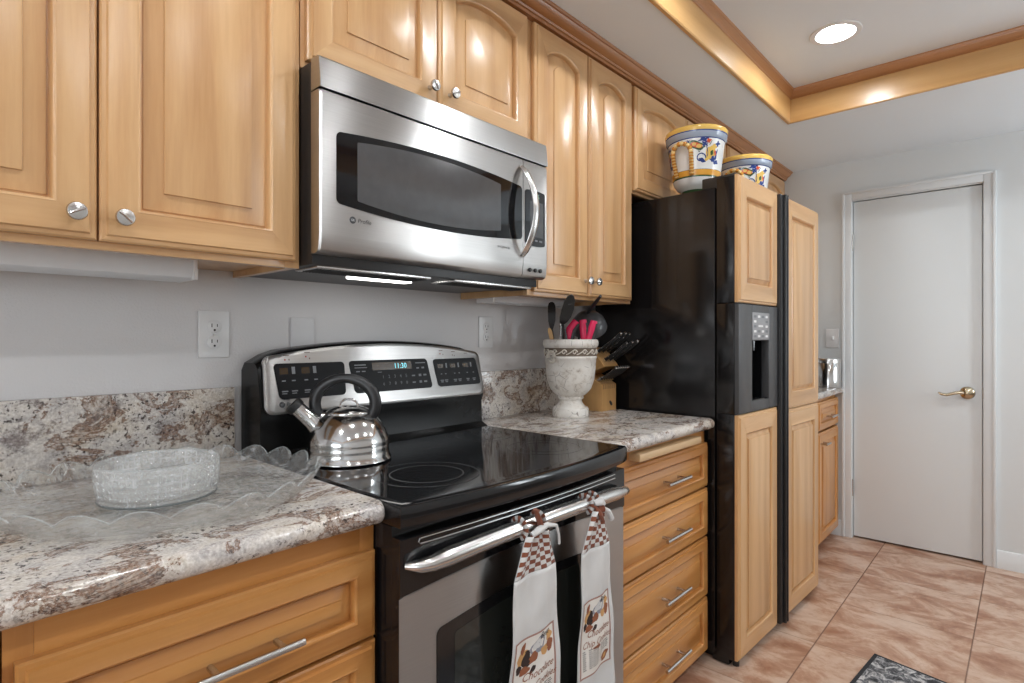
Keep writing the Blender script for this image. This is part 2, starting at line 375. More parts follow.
def bar_pull(parent, y0, y1, z, x, off=.034, r=.006):
    mb = MB(); mb.tube([(x+off, y0, z), (x+off, y1, z)], r, 14)
    Ln = y1-y0
    for yy in (y0+Ln*.19, y1-Ln*.19): mb.tube([(x, yy, z), (x+off, yy, z)], r*.85, 12)
    return mb.build('handle', NICKEL, parent)

# ------------------------------------------------------------------ the room
YF, ZC, ZT, XR, YB = 3.959, 2.29, 2.444, 3.1, -2.5
def wall_quads(name, mat, boxes):
    mb = MB()
    for b in boxes: mb.box(*b)
    return struct(mb.build(name, mat, angle=30))
wall_quads('floor', TILE, [(-.12, XR+.12, YB-.12, YF+.12, -.1, 0)])
wall_quads('wall_left', WALL, [(-.12, 0, YB-.12, YF+.12, 0, 2.6)])
DX0, DX1, DZ = .719, 1.325, 2.045
wall_quads('wall_back', WALLB, [(0, DX0-.012, YF, YF+.12, 0, 2.6), (DX1+.012, XR, YF, YF+.12, 0, 2.6), (DX0-.012, DX1+.012, YF, YF+.12, DZ+.012, 2.6), (DX0-.012, DX1+.012, YF+.09, YF+.12, 0, DZ+.012)])
wall_quads('wall_right', WALLB, [(XR, XR+.12, YB-.12, 2.98, 0, 2.6), (XR, XR+.12, 3.38, 3.58, 0, 2.6), (XR, XR+.12, 3.82, YF+.12, 0, 2.6), (XR, XR+.12, 2.98, 3.38, 0, 1.1), (XR, XR+.12, 2.98, 3.38, 2.05, 2.6), (XR, XR+.12, 3.58, 3.82, 0, 1.1), (XR, XR+.12, 3.58, 3.82, 2.05, 2.6)])
wall_quads('wall_front', WALLB, [(-.0, .9, YB-.12, YB, 0, 2.6), (2.6, XR, YB-.12, YB, 0, 2.6), (.9, 2.6, YB-.12, YB, 0, .85), (.9, 2.6, YB-.12, YB, 2.05, 2.6)])
def window(name, x0, x1, y0, y1, z0, z1, along):
    mb = MB(); t = .05
    if along == 'X':
        for a, b, c, d in ((x0, x1, z0, z0+t), (x0, x1, z1-t, z1), (x0, x0+t, z0, z1), (x1-t, x1, z0, z1), ((x0+x1)/2-.02, (x0+x1)/2+.02, z0, z1)): mb.box(a, b, y0, y1, c, d, .004)
    else:
        t = .025
        for a, b, c, d in ((y0, y1, z0, z0+t), (y0, y1, z1-t, z1), (y0, y0+t, z0, z1), (y1-t, y1, z0, z1)): mb.box(x0, x1, a, b, c, d, .004)
    return struct(mb.build(name, TRIMW))
window('fill_window_1', .9, 2.6, YB-.08, YB-.02, .85, 2.05, 'X'); window('window_2', XR+.02, XR+.05, 2.98, 3.38, 1.1, 2.05, 'Y'); window('window_3', XR+.02, XR+.05, 3.58, 3.82, 1.1, 2.05, 'Y')  # the first frame is unseen, added to carry the front fill light
# ceiling with its raised tray
TX0, TX1, TY0, TY1 = .613, 2.6, -2.0, 3.05
mb = MB()
for b in ((-.0, TX0, YB, YF), (TX1, XR, YB, YF), (TX0, TX1, YB, TY0), (TX0, TX1, TY1, YF)): mb.box(b[0], b[1], b[2], b[3], ZC, ZC+.03)
LX, LY = .931, 2.580
LAMPS = [(LX, LY), (.94, 1.62), (.94, .62), (.94, -.4), (2.1, 2.53), (2.1, 1.62), (2.1, .62), (2.1, -.4)]
bm = bmesh.new()
HR = .072
outer = [bm.verts.new(p) for p in ((TX0-.02, TY0-.02, ZT), (TX1+.02, TY0-.02, ZT), (TX1+.02, TY1+.02, ZT), (TX0-.02, TY1+.02, ZT))]
edges = [bm.edges.new((outer[i], outer[(i+1) % 4])) for i in range(4)]
for (lx, ly) in LAMPS:
    ring = [bm.verts.new((lx+HR*math.cos(2*PI*k/28), ly+HR*math.sin(2*PI*k/28), ZT)) for k in range(28)]
    edges += [bm.edges.new((ring[k], ring[(k+1) % 28])) for k in range(28)]
bmesh.ops.triangle_fill(bm, use_beauty=True, edges=edges)
top = bmesh.ops.extrude_face_region(bm, geom=bm.faces[:])
for g in top['geom']:
    if isinstance(g, bmesh.types.BMVert): g.co.z += .02
mb.bm(bm)
mb.box(TX0-.02, TX0, TY0-.02, TY1+.02, ZC+.03, ZT); mb.box(TX1, TX1+.02, TY0-.02, TY1+.02, ZC+.03, ZT); mb.box(TX0, TX1, TY0-.02, TY0, ZC+.03, ZT); mb.box(TX0, TX1, TY1, TY1+.02, ZC+.03, ZT)
mb.box(-.0, XR, YB, YF, ZT+.12, ZT+.15)
struct(mb.build('ceiling', CEIL, angle=20))
# tray boards and crown, mitred round the tray: profile (inset from tray edge, z)
BP = [(0, ZC-.004), (.014, ZC-.006), (.018, ZC-.002), (.019, 2.404), (.0, 2.404)]
CP = [(.0, 2.399), (.0205, 2.399), (.024, 2.402), (.0225, 2.406), (.025, 2.408), (.028, 2.416), (.034, 2.425), (.0355, 2.431), (.0385, 2.433), (.0405, 2.440), (.0405, ZT), (.0, ZT)]
def mitre(mb, prof, side):
    e = .0
    q = {'L': lambda i, z: ((TX0+i, TY0+i, z), (TX0+i, TY1-i, z)), 'R': lambda i, z: ((TX1-i, TY0+i, z), (TX1-i, TY1-i, z)),
         'F': lambda i, z: ((TX0+i, TY0+i, z), (TX1-i, TY0+i, z)), 'B': lambda i, z: ((TX0+i, TY1-i, z), (TX1-i, TY1-i, z))}[side]
    a = [q(i, z)[0] for i, z in prof]; b = [q(i, z)[1] for i, z in prof]; mb.loft([a, b])
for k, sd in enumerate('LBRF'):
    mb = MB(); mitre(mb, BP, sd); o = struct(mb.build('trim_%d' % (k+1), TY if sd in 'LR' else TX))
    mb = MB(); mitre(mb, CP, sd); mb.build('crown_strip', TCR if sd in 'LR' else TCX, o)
# crown over the wall cabinets
XU = .335
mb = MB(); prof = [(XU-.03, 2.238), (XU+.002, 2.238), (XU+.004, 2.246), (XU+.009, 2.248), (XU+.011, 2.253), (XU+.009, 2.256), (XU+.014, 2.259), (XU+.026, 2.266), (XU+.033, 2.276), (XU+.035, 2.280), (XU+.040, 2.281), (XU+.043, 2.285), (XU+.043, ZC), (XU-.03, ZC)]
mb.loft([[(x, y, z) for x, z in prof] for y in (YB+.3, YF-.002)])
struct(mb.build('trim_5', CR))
# door, casing, baseboards
mb = MB(); mb.box(DX0, DX1, YF+.012, YF+.05, .012, DZ-.005, .002)
door = struct(mb.build('door_1', DOORW))
mb = MB(); hx, hz = 1.262, .915
mb.lathe([(.034, 0), (.034, .006), (.029, .012), (.018, .016), (.016, .045), (.020, .050), (.020, .058), (.012, .063), (0, .064)], (hx, YF+.012, hz), 28, axis=(0, -1, 0), caps=(True, False))
mb.tube([(hx, YF-.040, hz), (hx-.03, YF-.043, hz+.004), (hx-.06, YF-.045, hz-.004), (hx-.085, YF-.046, hz-.012), (hx-.108, YF-.046, hz-.010), (hx-.122, YF-.046, hz)], [.011, .0095, .008, .0075, .007, .0045], 12)
mb.build('door_handle', BRASS, door)
for z in (1.80, .31):
    mb = MB(); mb.tube([(DX0-.004, YF+.004, z-.045), (DX0-.004, YF+.004, z+.045)], .006, 10); mb.tube([(DX0-.004, YF+.004, z-.056), (DX0-.004, YF+.004, z-.046)], .0045, 8); mb.build('hinge', NICKEL, door)
mb = MB(); mb.box(DX1+.001, DX1+.004, YF+.008, YF+.03, .885, .945, .0005); mb.build('strike_plate', BRASS, door)
mb = MB(); cw = .052
def casing(mb, x0, x1, z0, z1):
    mb.box(x0, x1, YF-.012, YF+.001, z0, z1, .003)
casing(mb, DX0-.006-cw, DX0-.006, 0, DZ+.006+cw); casing(mb, DX1+.006, DX1+.006+cw, 0, DZ+.006+cw); casing(mb, DX0-.006, DX1+.006, DZ+.006, DZ+.006+cw)
mb.box(DX0-.006-cw, DX0-.006-cw+.014, YF-.018, YF-.010, 0, DZ+.006+cw, .003); mb.box(DX1+cw-.008, DX1+cw+.006, YF-.018, YF-.010, 0, DZ+.006+cw, .003); mb.box(DX0-cw, DX1+cw, YF-.018, YF-.010, DZ+cw-.008, DZ+cw+.006, .003)
mb.box(DX0-.011, DX0-.003, YF, YF+.09, 0, DZ+.01); mb.box(DX1+.003, DX1+.011, YF, YF+.09, 0, DZ+.01); mb.box(DX0-.011, DX1+.011, YF, YF+.09, DZ, DZ+.01)
struct(mb.build('trim_6', TRIMW))
def baseboard(name, x0, x1, y0, y1, ax):
    mb = MB(); pr = [(0, 0), (.014, 0), (.014, .062), (.010, .070), (.010, .084), (.006, .092), (0, .094)]
    if ax == 'B': mb.loft([[(x, YF-d, z) for d, z in pr] for x in (x0, x1)])
    else: mb.loft([[(XR-d, y, z) for d, z in pr] for y in (y0, y1)])
    return struct(mb.build(name, TRIMW))
baseboard('baseboard_back', DX1+.006+cw+.001, XR, 0, 0, 'B'); baseboard('baseboard_right', 0, 0, YB, YF, 'R')
baseboard('baseboard_far', .60, DX0-.006-cw-.001, 0, 0, 'B')
mb = MB(); mb.box(XR-.02, XR-.0005, YB+.01, YF-.02, .10, .64, .002); struct(mb.build('trim_7', paint('grey_reflection_paint', srgb(128, 124, 120), .02, 40, .5)))  # unseen grey panel, added to darken what steel and oven glass reflect
# recessed lamps
for i, (lx, ly) in enumerate(LAMPS):
    side = 'cabinet side' if lx < 1.5 else 'aisle side'
    lab = 'recessed ceiling light in the wood-edged tray, %s, %s' % (side, ('at its far corner above the aisle', 'level with the knife block', 'level with the left wall cabinet', 'behind the camera')[i % 4])
    t = thing('downlight', (lx, ly, ZT), lab, 'light', 'recessed lights in the tray')
    mb = MB(); mb.lathe([(.038, .0125), (.054, .010), (.066, .001), (.072, -.004), (.092, -.0035), (.094, -.001), (.094, 0), (.0715, 0), (.0705, .018), (.038, .018)], (lx, ly, ZT), 40, caps=(False, False)); mb.build('trim_ring', WPLAST, t)
    mb = MB(); mb.lathe([(.0, .009), (.037, .009), (.0375, .0105), (.0375, .0135), (0, .0135)], (lx, ly, ZT), 32, caps=(False, False)); mb.build('lens', LENS, t)

# ------------------------------------------------------------------ wall cabinets
def wall_cabinet(y0, y1, zb, label, doors, knobs, depth=.315, arch=.028, open_bottom=True):
    t = thing('wall_cabinet', (.16, (y0+y1)/2, zb), label, 'cabinet', 'wall cabinets under the crown')
    mb = MB()
    e = .0008
    mb.box(.002, .297, y0+e, y0+.018, zb+.001, 2.238); mb.box(.002, .297, y1-.018, y1-e, zb+.001, 2.238); mb.box(.002, .297, y0+.018, y1-.018, zb+.016, zb+.030); mb.box(.002, .012, y0+.018, y1-.018, zb+.028, 2.238)
    mb.build('carcass', [WV], t)
    mb = MB(); X0, X1 = .297, depth
    mb.box(X0, X1, y0+e, y0+.034, zb, 2.243, .001); mb.box(X0, X1, y1-.034, y1-e, zb, 2.243, .001)
    mb.box(X0, X1-.0003, y0+.034, y1-.034, zb, zb+.03, .001, 1); mb.box(X0, X1-.0003, y0+.034, y1-.034, 2.2, 2.243, .001, 1)
    if len(doors) > 1:
        m = (doors[0][1]+doors[1][0])/2; mb.box(X0, X1-.0003, m-.02, m+.02, zb+.03, 2.2, .001)
    mb.build('face_frame', [WV, WH], t)
    for (a0, a1, b0, b1), kn in zip(doors, knobs):
        mb = MB(); panel_door(mb, FX(depth+.0004), a0, a1, b0, b1, arch=arch)
        d = mb.build('door', [WV, WH], t, angle=38)
        if kn: knob(d, kn[0], kn[1], depth+.0202, kn[2])
    return t
ZD = 2.234
def cleat(y0, y1): pass
wall_cabinet(-.115, .617, 1.366, 'tall maple wall cabinet with two plain raised panels left of the microwave', [(-.103, .2445, 1.380, ZD), (.2485, .603, 1.380, ZD)], [(.212, 1.420, .5), (.279, 1.420, -.7)])
wall_cabinet(.6175, 1.386, 1.812, 'short two-door maple cabinet directly above the microwave', [(.628, 1.000, 1.828, ZD), (1.004, 1.374, 1.828, ZD)], [(.969, 1.874, -1.0), (1.040, 1.876, .5)])
wall_cabinet(1.3865, 2.029, 1.351, 'tall two-door maple wall cabinet between microwave and refrigerator', [(1.408, 1.7065, 1.364, ZD), (1.7105, 2.014, 1.364, ZD)], [(1.684, 1.417, .8), (1.737, 1.417, .3)])
wall_cabinet(2.0295, 2.985, 1.802, 'short maple cabinet over the black refrigerator behind the painted pots', [(2.041, 2.499, 1.812, ZD), (2.503, 2.975, 1.812, ZD)], [None, None])
wall_cabinet(2.9855, 3.955, 1.351, 'maple wall cabinet at the far wall past the refrigerator', [(2.998, 3.468, 1.364, ZD), (3.472, 3.943, 1.364, ZD)], [None, None])
# under-cabinet light fixtures and the cleat
def strip(y0, y1, x0, x1, z0, z1, label):
    t = thing('under_cabinet_light', ((x0+x1)/2, (y0+y1)/2, z1), label, 'light', 'under-cabinet lights')
    mb = MB(); pr = [(x0, z1), (x1, z1), (x1, z1-.012), (x1-.006, z0+.004), (x1-.014, z0), (x0+.01, z0), (x0, z0+.01)]
    mb.loft([[(x, y, z) for x, z in pr] for y in (y0+.008, y1-.008)]); mb.build('diffuser', DIFF, t)
    for a, b in ((y0, y0+.0085), (y1-.0085, y1)):
        mb = MB(); mb.box(x0-.001, x1+.002, a, b, z0-.001, z1, .003); mb.build('end_cap', WPLAST, t)
    mb = MB(); mb.box(x1-.035, x1-.02, y0+.35*(y1-y0), y0+.35*(y1-y0)+.012, z0-.004, z0+.001, .001); mb.build('switch', WPLAST, t)
strip(-.10, .452, .085, .19, 1.338, 1.3815, 'long white under-cabinet light below the left wall cabinet')
strip(1.42, 1.90, .05, .13, 1.338, 1.3665, 'white under-cabinet light above the utensil urn')

# ------------------------------------------------------------------ electrical plates on the wall
def outlet(yc, zc, label):
    t = thing('wall_outlet', (0, yc, zc), label, 'outlet')
    mb = MB(); mb.box(0, .006, yc-.036, yc+.036, zc-.058, zc+.058, .0025); mb.build('cover_plate', WPLAST, t)
    for s in (1, -1):
        z = zc+s*.0195; mb = MB(); mb.lathe([(.0165, 0), (.0165, .008), (.015, .009), (0, .009)], (0, yc, z), 28, axis=(1, 0, 0), scale=(1, 1), caps=(False, False))
        mb.box(.0088, .0094, yc-.0075, yc-.0055, z-.002, z+.007, 0, 1); mb.box(.0088, .0094, yc+.0055, yc+.0072, z-.001, z+.006, 0, 1); mb.lathe([(.0026, 0), (.0026, .0094), (0, .0094)], (0, yc, z-.009), 12, axis=(1, 0, 0), mat=1, caps=(False, False))
        mb.build('socket', [WPLAST, OUTSH], t)
    mb = MB(); mb.lathe([(.003, .005), (.003, .0072), (0, .0075)], (0, yc, zc), 12, axis=(1, 0, 0), caps=(False, False)); mb.build('screw', NICKEL, t)
outlet(.553, 1.2225, 'white duplex outlet on the wall left of the range')
outlet(1.513, 1.2355, 'white duplex outlet on the wall between range and urn')
mb = MB(); mb.box(0, .008, .752, .820, 1.155, 1.270, .004)
tag(mb.build('blank_plate', WPLATE, origin=(0, .785, 1.21)), 'blank wall plate painted like the wall behind the range back', 'plate')
t = thing('light_switch', (.607, YF, 1.212), 'white light switch on the far wall beside the door casing', 'switch')
mb = MB(); mb.box(.571, .643, YF-.006, YF, 1.154, 1.270, .0025); mb.build('cover_plate', WPLAST, t)
mb = MB(); mb.box(.601, .613, YF-.014, YF-.005, 1.205, 1.225, .002); mb.build('toggle', WPLAST, t)

# ------------------------------------------------------------------ base cabinets
XFB, XFD = .6025, .6225
def base_cabinet(y0, y1, label, fronts, xf=.6025, kick=.045, extra=None, hollow_top=.0):
    t = thing('base_cabinet', (.3, (y0+y1)/2, 0), label, 'cabinet', 'base cabinets under the granite')
    mb = MB(); mb.box(.002, xf-.06, y0+.003, y1-.003, 0, kick, 0); mb.box(.002, xf-.018, y0+.0005, y1-.0005, kick, .8755, 0); mb.build('carcass', BV, t)
    mb = MB(); e = .0006
    mb.box(xf-.018, xf, y0+e, y0+.03, kick, .8755, .0008); mb.box(xf-.018, xf, y1-.03, y1-e, kick, .8755, .0008); mb.box(xf-.018, xf-.0003, y0+.03, y1-.03, .815, .8755, .0008, 1); mb.box(xf-.018, xf-.0003, y0+.03, y1-.03, kick, kick+.03, .0008, 1)
    mb.build('face_frame', [BV, BH], t)
    for f in fronts:
        kind, a0, a1, b0, b1, pull = f
        mb = MB(); panel_door(mb, FX(xf+.0004), a0, a1, b0, b1, stile=.040 if kind == 'drawer' else .05, rail=.034 if kind == 'drawer' else .05, slope=.020)
        d = mb.build(kind, [BH, BH] if kind == 'drawer' else [BV, BH], t, angle=38)
        if pull: bar_pull(d, pull[0], pull[1], pull[2], xf+.0195)
    return t
base_cabinet(.094, .6145, 'honey maple drawer base left of the range under the glass platter', [('drawer', .105, .6085, .667, .8236, (.290, .449, .7315)), ('drawer', .105, .6085, .40, .660, (.290, .449, .53)), ('drawer', .105, .6085, .05, .393, (.290, .449, .22))])
base_cabinet(-.55, .0935, 'honey maple base cabinet at the left picture edge beside the drawers', [('door', -.54, .083, .05, .8236, None)])
t = base_cabinet(1.3795, 2.078, 'honey maple four-drawer base with pull-out board beside the refrigerator', [
    ('drawer', 1.392, 2.072, .661, .8236, (1.687, 1.847, .741)), ('drawer', 1.392, 2.072, .479, .6535, (1.679, 1.849, .562)),
    ('drawer', 1.392, 2.072, .254, .4716, (1.675, 1.846, .362)), ('drawer', 1.392, 2.072, .047, .2462, (1.675, 1.846, .149))])
mb = MB(); mb.box(.30, .642, 1.53, 1.965, .838, .862, .004); o = mb.build('cutting_board', BOARD, t); o['label'] = 'pale pull-out cutting board'
base_cabinet(3.06, 3.951, 'honey maple base cabinet beyond the refrigerator by the white door', [('drawer', 3.07, 3.49, .69, .852, None), ('drawer', 3.50, 3.940, .69, .852, (3.63, 3.79, .762)), ('door', 3.07, 3.49, .055, .678, None), ('door', 3.50, 3.940, .055, .678, (3.515, 3.60, .62))], xf=.625)
# granite tops and splashes
def counter(y0, y1, label, xe=.648, r1=False, r0=False):
    z0, z1 = .876, .914; mb = MB(); pr = []
    # bullnose profile in X-Z
    prof = [(0.001, z0)]+[(xe-.019+.019*math.sin(a), .895-.019*math.cos(a)) for a in [PI*k/12 for k in range(13)]]+[(0.001, z1)]
    ys = []; R = .016
    def sl(y, shrink): return [(x if x < .1 else x-shrink*(x > xe-.1), y, z) for x, z in prof]
    loops = []
    if r0: loops += [sl(y0+R*(1-math.cos(a)), R*(1-math.sin(a))) for a in [PI/2*k/6 for k in range(7)]]
    else: loops += [sl(y0, 0)]
    if r1: loops += [sl(y1-R*(1-math.cos(a)), R*(1-math.sin(a))) for a in [PI/2*(6-k)/6 for k in range(7)]]
    else: loops += [sl(y1, 0)]
    mb.loft(loops); o = mb.build('countertop', GR, origin=(.3, (y0+y1)/2, z0), angle=40); return tag(o, label, 'countertop')
counter(-.6, .6148, 'cream and brown granite countertop under the glass platter left of the range', r1=True)
counter(1.3805, 2.078, 'short granite countertop under the urn and knife block', r1=True)
counter(3.055, 3.957, 'granite countertop under the steel canister by the far door', xe=.672, r1=False)
def splash(y0, y1, label):
    mb = MB(); mb.box(.0005, .021, y0, y1, .9142, 1.089, .003); return tag(mb.build('backsplash', GR, origin=(.01, (y0+y1)/2, .914)), label, 'backsplash')
splash(-.6, .597, 'granite backsplash strip behind the glass platter'); splash(1.386, 2.076, 'granite backsplash strip behind the urn and knife block'); splash(3.055, 3.957, 'granite backsplash strip beyond the refrigerator behind the steel canister')

# ------------------------------------------------------------------ microwave
y0, y1 = .6145, 1.376
t = thing('microwave', (.2, .99, 1.393), 'stainless over-the-range microwave with dark window and curved handle', 'microwave')
mb = MB(); mb.box(.002, .368, y0+.004, y1-.004, 1.372, 1.809, .002)
mb.box(.37, .372, y0+.006, y0+.02, 1.42, 1.79)
mb.build('body', BLACKP, t)
XM = .408
mb = MB()   # top vent strip: leans back at the top
pr = [(.37, 1.742), (XM, 1.742), (XM+.001, 1.75), (XM-.005, 1.806), (XM-.009, 1.810), (.37, 1.810)]
mb.loft([[(x, y, z) for x, z in pr] for y in (y0, y1)]); mb.build('vent_strip', STEEL, t)
YS = 1.262
def mwprof(x): return [(.37, 1.394), (x-.018, 1.393), (x-.008, 1.397), (x-.004, 1.402), (x, 1.432), (x, 1.436), (x, 1.730), (x-.002, 1.737), (x-.004, 1.7385), (.37, 1.7385)]
def yslices(a, b, r, both):
    out = []
    return [a, b]
mb = MB(); mb.loft([[(x-(.004 if y in (y0,) and x > .38 else 0), y, z) for x, z in mwprof(XM)] for y in (y0, y0+.004, YS-.0012)])
door_m = mb.build('door', STEEL, t)
mb = MB(); mb.loft([[(x-(.004 if y in (y1,) and x > .38 else 0), y, z) for x, z in mwprof(XM)] for y in (YS+.0012, y1-.004, y1)])
panel_m = mb.build('control_panel', STEEL, t)
def plate(mb, poly, x, th, mat=0):   # polygon in (Y, Z) standing on the plane X = x
    mb.prism(poly, 0, th, lambda a, b, d: Vector((x+d, a, b)), mat)
def arched(a0, a1, b0, b1, up, dn, r=.012, n=16):
    """rectangle with bowed top (+up) and bottom (-dn) and rounded corners"""
    m, h = (a0+a1)/2, (a1-a0)/2
    T = lambda a: b1+up*(1-((a-m)/h)**2); B = lambda a: b0-dn*(1-((a-m)/h)**2)
    P = []
    def corner(cx, cz, s):
        for k in range(5):
            ang = s+PI/2*k/4; P.append((cx+r*math.cos(ang), cz+r*math.sin(ang)))
    corner(a0+r, B(a0+r)+r, PI)
    P += [(a0+r+(a1-a0-2*r)*k/n, B(a0+r+(a1-a0-2*r)*k/n)) for k in range(1, n)]
    corner(a1-r, B(a1-r)+r, 1.5*PI); corner(a1-r, T(a1-r)-r, 0)
    P += [(a1-r-(a1-a0-2*r)*k/n, T(a1-r-(a1-a0-2*r)*k/n)) for k in range(1, n)]
    corner(a0+r, T(a0+r)-r, PI/2); return P
mb = MB(); plate(mb, arched(.652, YS-.006, 1.503, 1.656, .018, .018), XM-.001, .0025); win = mb.build('window_glass', GLASSB, door_m)
mb = MB(); plate(mb, arched(.703, 1.165, 1.515, 1.645, .017, .017, .004), XM+.0013, .0006); mb.build('window_screen', MWSCREEN, door_m)
mb = MB(); plate(mb, arched(YS+.008, 1.362, 1.492, 1.652, .004, .004, .008), XM-.001, .0025); mb.build('touch_panel', GLASSB, panel_m)
mb = MB(); mb.box(XM+.001, XM+.0021, 1.292, 1.352, 1.516, 1.622, 0); mb.build('keypad', MWSCREEN, panel_m)
mb = MB(); put_text(mb, '9:05', .019, lambda a, b: Vector((XM+.0023, 1.302+a, 1.632+b))); mb.build('clock_digits', GREEN, panel_m)
mb = MB()
for k in range(3): mb.box(XM+.001, XM+.0022, 1.292+k*.021, 1.305+k*.021, 1.503, 1.508)
mb.build('key_row', LGREY, panel_m)
for k in range(3):
    mb = MB(); mb.lathe([(.0062, 0), (.0062, .003), (.004, .0042), (0, .0043)], (XM-.001, 1.293+k*.0245, 1.4165), 16, axis=(1, 0, 0), caps=(False, False)); mb.build('button', BLACKP, panel_m)
mb = MB(); mb.lathe([(.0078, 0), (.0078, .0006), (0, .0006)], (XM, .692, 1.472), 24, axis=(1, 0, 0), caps=(False, False)); put_text(mb, 'Profile', .0135, lambda a, b: Vector((XM+.0006, .704+a, 1.468+b)), shear=.2)
put_text(mb, 'GE', .0075, lambda a, b: Vector((XM+.0009, .692+a, 1.4695+b)), 1, align='CENTER')
put_text(mb, 'SPACEMAKER', .0085, lambda a, b: Vector((XM+.0006, 1.152+a, 1.467+b)))
mb.build('lettering', [LOGO, STEELH], door_m)
pts = []; N = 18
for k in range(N+1):
    s = k/N; z = 1.452+s*.262; bow = math.sin(PI*s)
    pts.append((XM+.004+.046*bow**.75, 1.252+.010*math.sin(PI*s), z))
mb = MB(); mb.tube(pts, [.013 if 0 < k < N else .009 for k in range(N+1)], 14, flat=.42, up=Vector((1, 0, 0))); 
h = mb.build('handle', STEELH, door_m, angle=60)
# underside: grilles, lamp
mb = MB(); mb.box(.26, .36, y0+.02, y0+.34, 1.366, 1.373, .002)
for k in range(40): mb.box(.275, .345, y0+.03+k*.0078, y0+.033+k*.0078, 1.3640, 1.3655, 0, 1)
mb.build('grease_filter', [STEELH, BLACKM], t)
mb = MB(); mb.box(.26, .36, y1-.34, y1-.02, 1.366, 1.373, .002)
for k in range(40): mb.box(.275, .345, y1-.33+k*.0078, y1-.327+k*.0078, 1.3640, 1.3655, 0, 1)
mb.build('grease_filter', [STEELH, BLACKM], t)
mb = MB(); mb.box(.205, .24, .80, .985, 1.3655, 1.373, .002); mb.build('cooktop_lamp', HOODL, t)

# ------------------------------------------------------------------ range
ry0, ry1 = .6165, 1.3775
t = thing('range', (.33, .997, 0), 'freestanding electric range with black glass cooktop and stainless oven door', 'stove')
mb = MB(); mb.box(.03, .655, ry0, ry1, .03, .872, .002); mb.box(.06, .60, ry0+.02, ry1-.02, 0, .03); mb.build('body', BLACKG, t)
# cooktop with a bowed front
def bow(y): return 1-((y-.997)/.3805)**2
def cook_loop(ins, z, front):
    l = [(.11+ins, ry0-.003+ins, z)]
    n = 24
    for k in range(n+1):
        y = ry0-.003+ins+(ry1-ry0+.006-2*ins)*k/n; x = front+.031*bow(y)-ins
        e = min(k, n-k)
        if e == 0: x -= .004
        l.append((x, y, z))
    l.append((.11+ins, ry1+.003-ins, z)); return l
mb = MB(); mb.loft([cook_loop(.010, .873, .690), cook_loop(.002, .874, .690), cook_loop(0, .878, .690), cook_loop(0, .908, .690), cook_loop(.003, .914, .690), cook_loop(.010, .917, .690), cook_loop(.014, .9165, .690), cook_loop(.018, .916, .690)], mat=[1, 1, 1, 1, 1, 1, 0, 0])
def ringprint(mb, x, y, r, wd=.0016):
    n = 64; a = [(x+(r-wd)*math.cos(2*PI*k/n), y+(r-wd)*math.sin(2*PI*k/n), .9163) for k in range(n)]; b = [(x+(r+wd)*math.cos(2*PI*k/n), y+(r+wd)*math.sin(2*PI*k/n), .9163) for k in range(n)]
    mb.loft([a, b], caps=(False, False), mat=2)
for x, y, rs in ((.53, .80, (.115, .08)), (.53, 1.21, (.10, .065)), (.265, .79, (.085,)), (.265, 1.22, (.10, .07)), (.26, 1.0, (.055,))):
    for r in rs: ringprint(mb, x, y, r)
mb.build('cooktop', [GLASSB, BLACKG, RINGM], t)
# backguard housing
mb = MB()
def arc_top(y, zc=1.197, zs=1.163): return zs+(zc-zs)*(1-abs((y-.997)/.3805)**2.0)
n = 22; ysb = [ry0+(ry1-ry0)*k/n for k in range(n+1)]
def bg_loop(y, e):
    zt = arc_top(y)+.008-e
    return [(.012, y, .872), (.150, y, .872), (.150, y, .915), (.120, y, .93), (.118, y, 1.0), (.126, y, 1.022), (.104, y, zt-.016), (.094, y, zt-.004), (.080, y, zt), (.03, y, zt), (.012, y, zt-.02)]
mb.loft([bg_loop(y, .02 if k in (0, n) else (.006 if k in (1, n-1) else 0)) for k, y in enumerate(ysb)]); mb.build('backguard', BLACKS, t, angle=50)
# stainless face on the leaning plane
def bgp(a, b, d=0.0):     # Y, Z on the face -> world
    s = (b-1.018)/(1.165-1.018); return Vector((.1335+(.1055-.1335)*s+d, a, b))
m_ = .997; h_ = .368; face = []
r = .022
zb_ = 1.024
def tp(a): return arc_top(a)
for k in range(6): a = PI+PI/2*k/5; face.append((ry0+.005+r+r*math.cos(a), zb_+r+r*math.sin(a)))
for k in range(6): a = 1.5*PI+PI/2*k/5; face.append((ry1-.004-r+r*math.cos(a), zb_+r+r*math.sin(a)))
for k in range(6):
    a = PI/2*k/5; yy = ry1-.008-r+r*math.cos(a); face.append((yy, tp(ry1-.008-r)-r+r*math.sin(a)))
for k in range(1, 20):
    yy = ry1-.008-r-(ry1-ry0-.017-2*r)*k/20; face.append((yy, tp(yy)))
for k in range(6):
    a = PI/2+PI/2*k/5; face.append((ry0+.009+r+r*math.cos(a), tp(ry0+.009+r)-r+r*math.sin(a)))
cx_, cz_ = m_, 1.10
def shrink(P_, e): return [(a+(e if a < cx_ else -e)*(abs(a-cx_) > .32), b+(e if b < cz_ else -e)) for a, b in P_]
mb = MB(); mb.loft([[bgp(a, b, -.004) for a, b in face], [bgp(a, b, .004) for a, b in face], [bgp(a, b, .008) for a, b in shrink(face, .005)], [bgp(a, b, .0085) for a, b in shrink(face, .008)]])
ctl = mb.build('control_panel', STEEL, t, angle=30)
def disp(a0, a1, b0, b1, skl=0, skr=0, cut=None):
    P_ = arched(a0, a1, b0, b1, 0, 0, .011, 4); m = (b0+b1)/2
    P_ = [(a+(skl if a < (a0+a1)/2 else skr)*((b-b0)/(b1-b0)-.5), b) for a, b in P_]
    mb = MB(); mb.loft([[bgp(a, b, .0075) for a, b in P_], [bgp(a, b, .0098) for a, b in P_]]); return mb.build('touch_panel', PANELB, ctl)
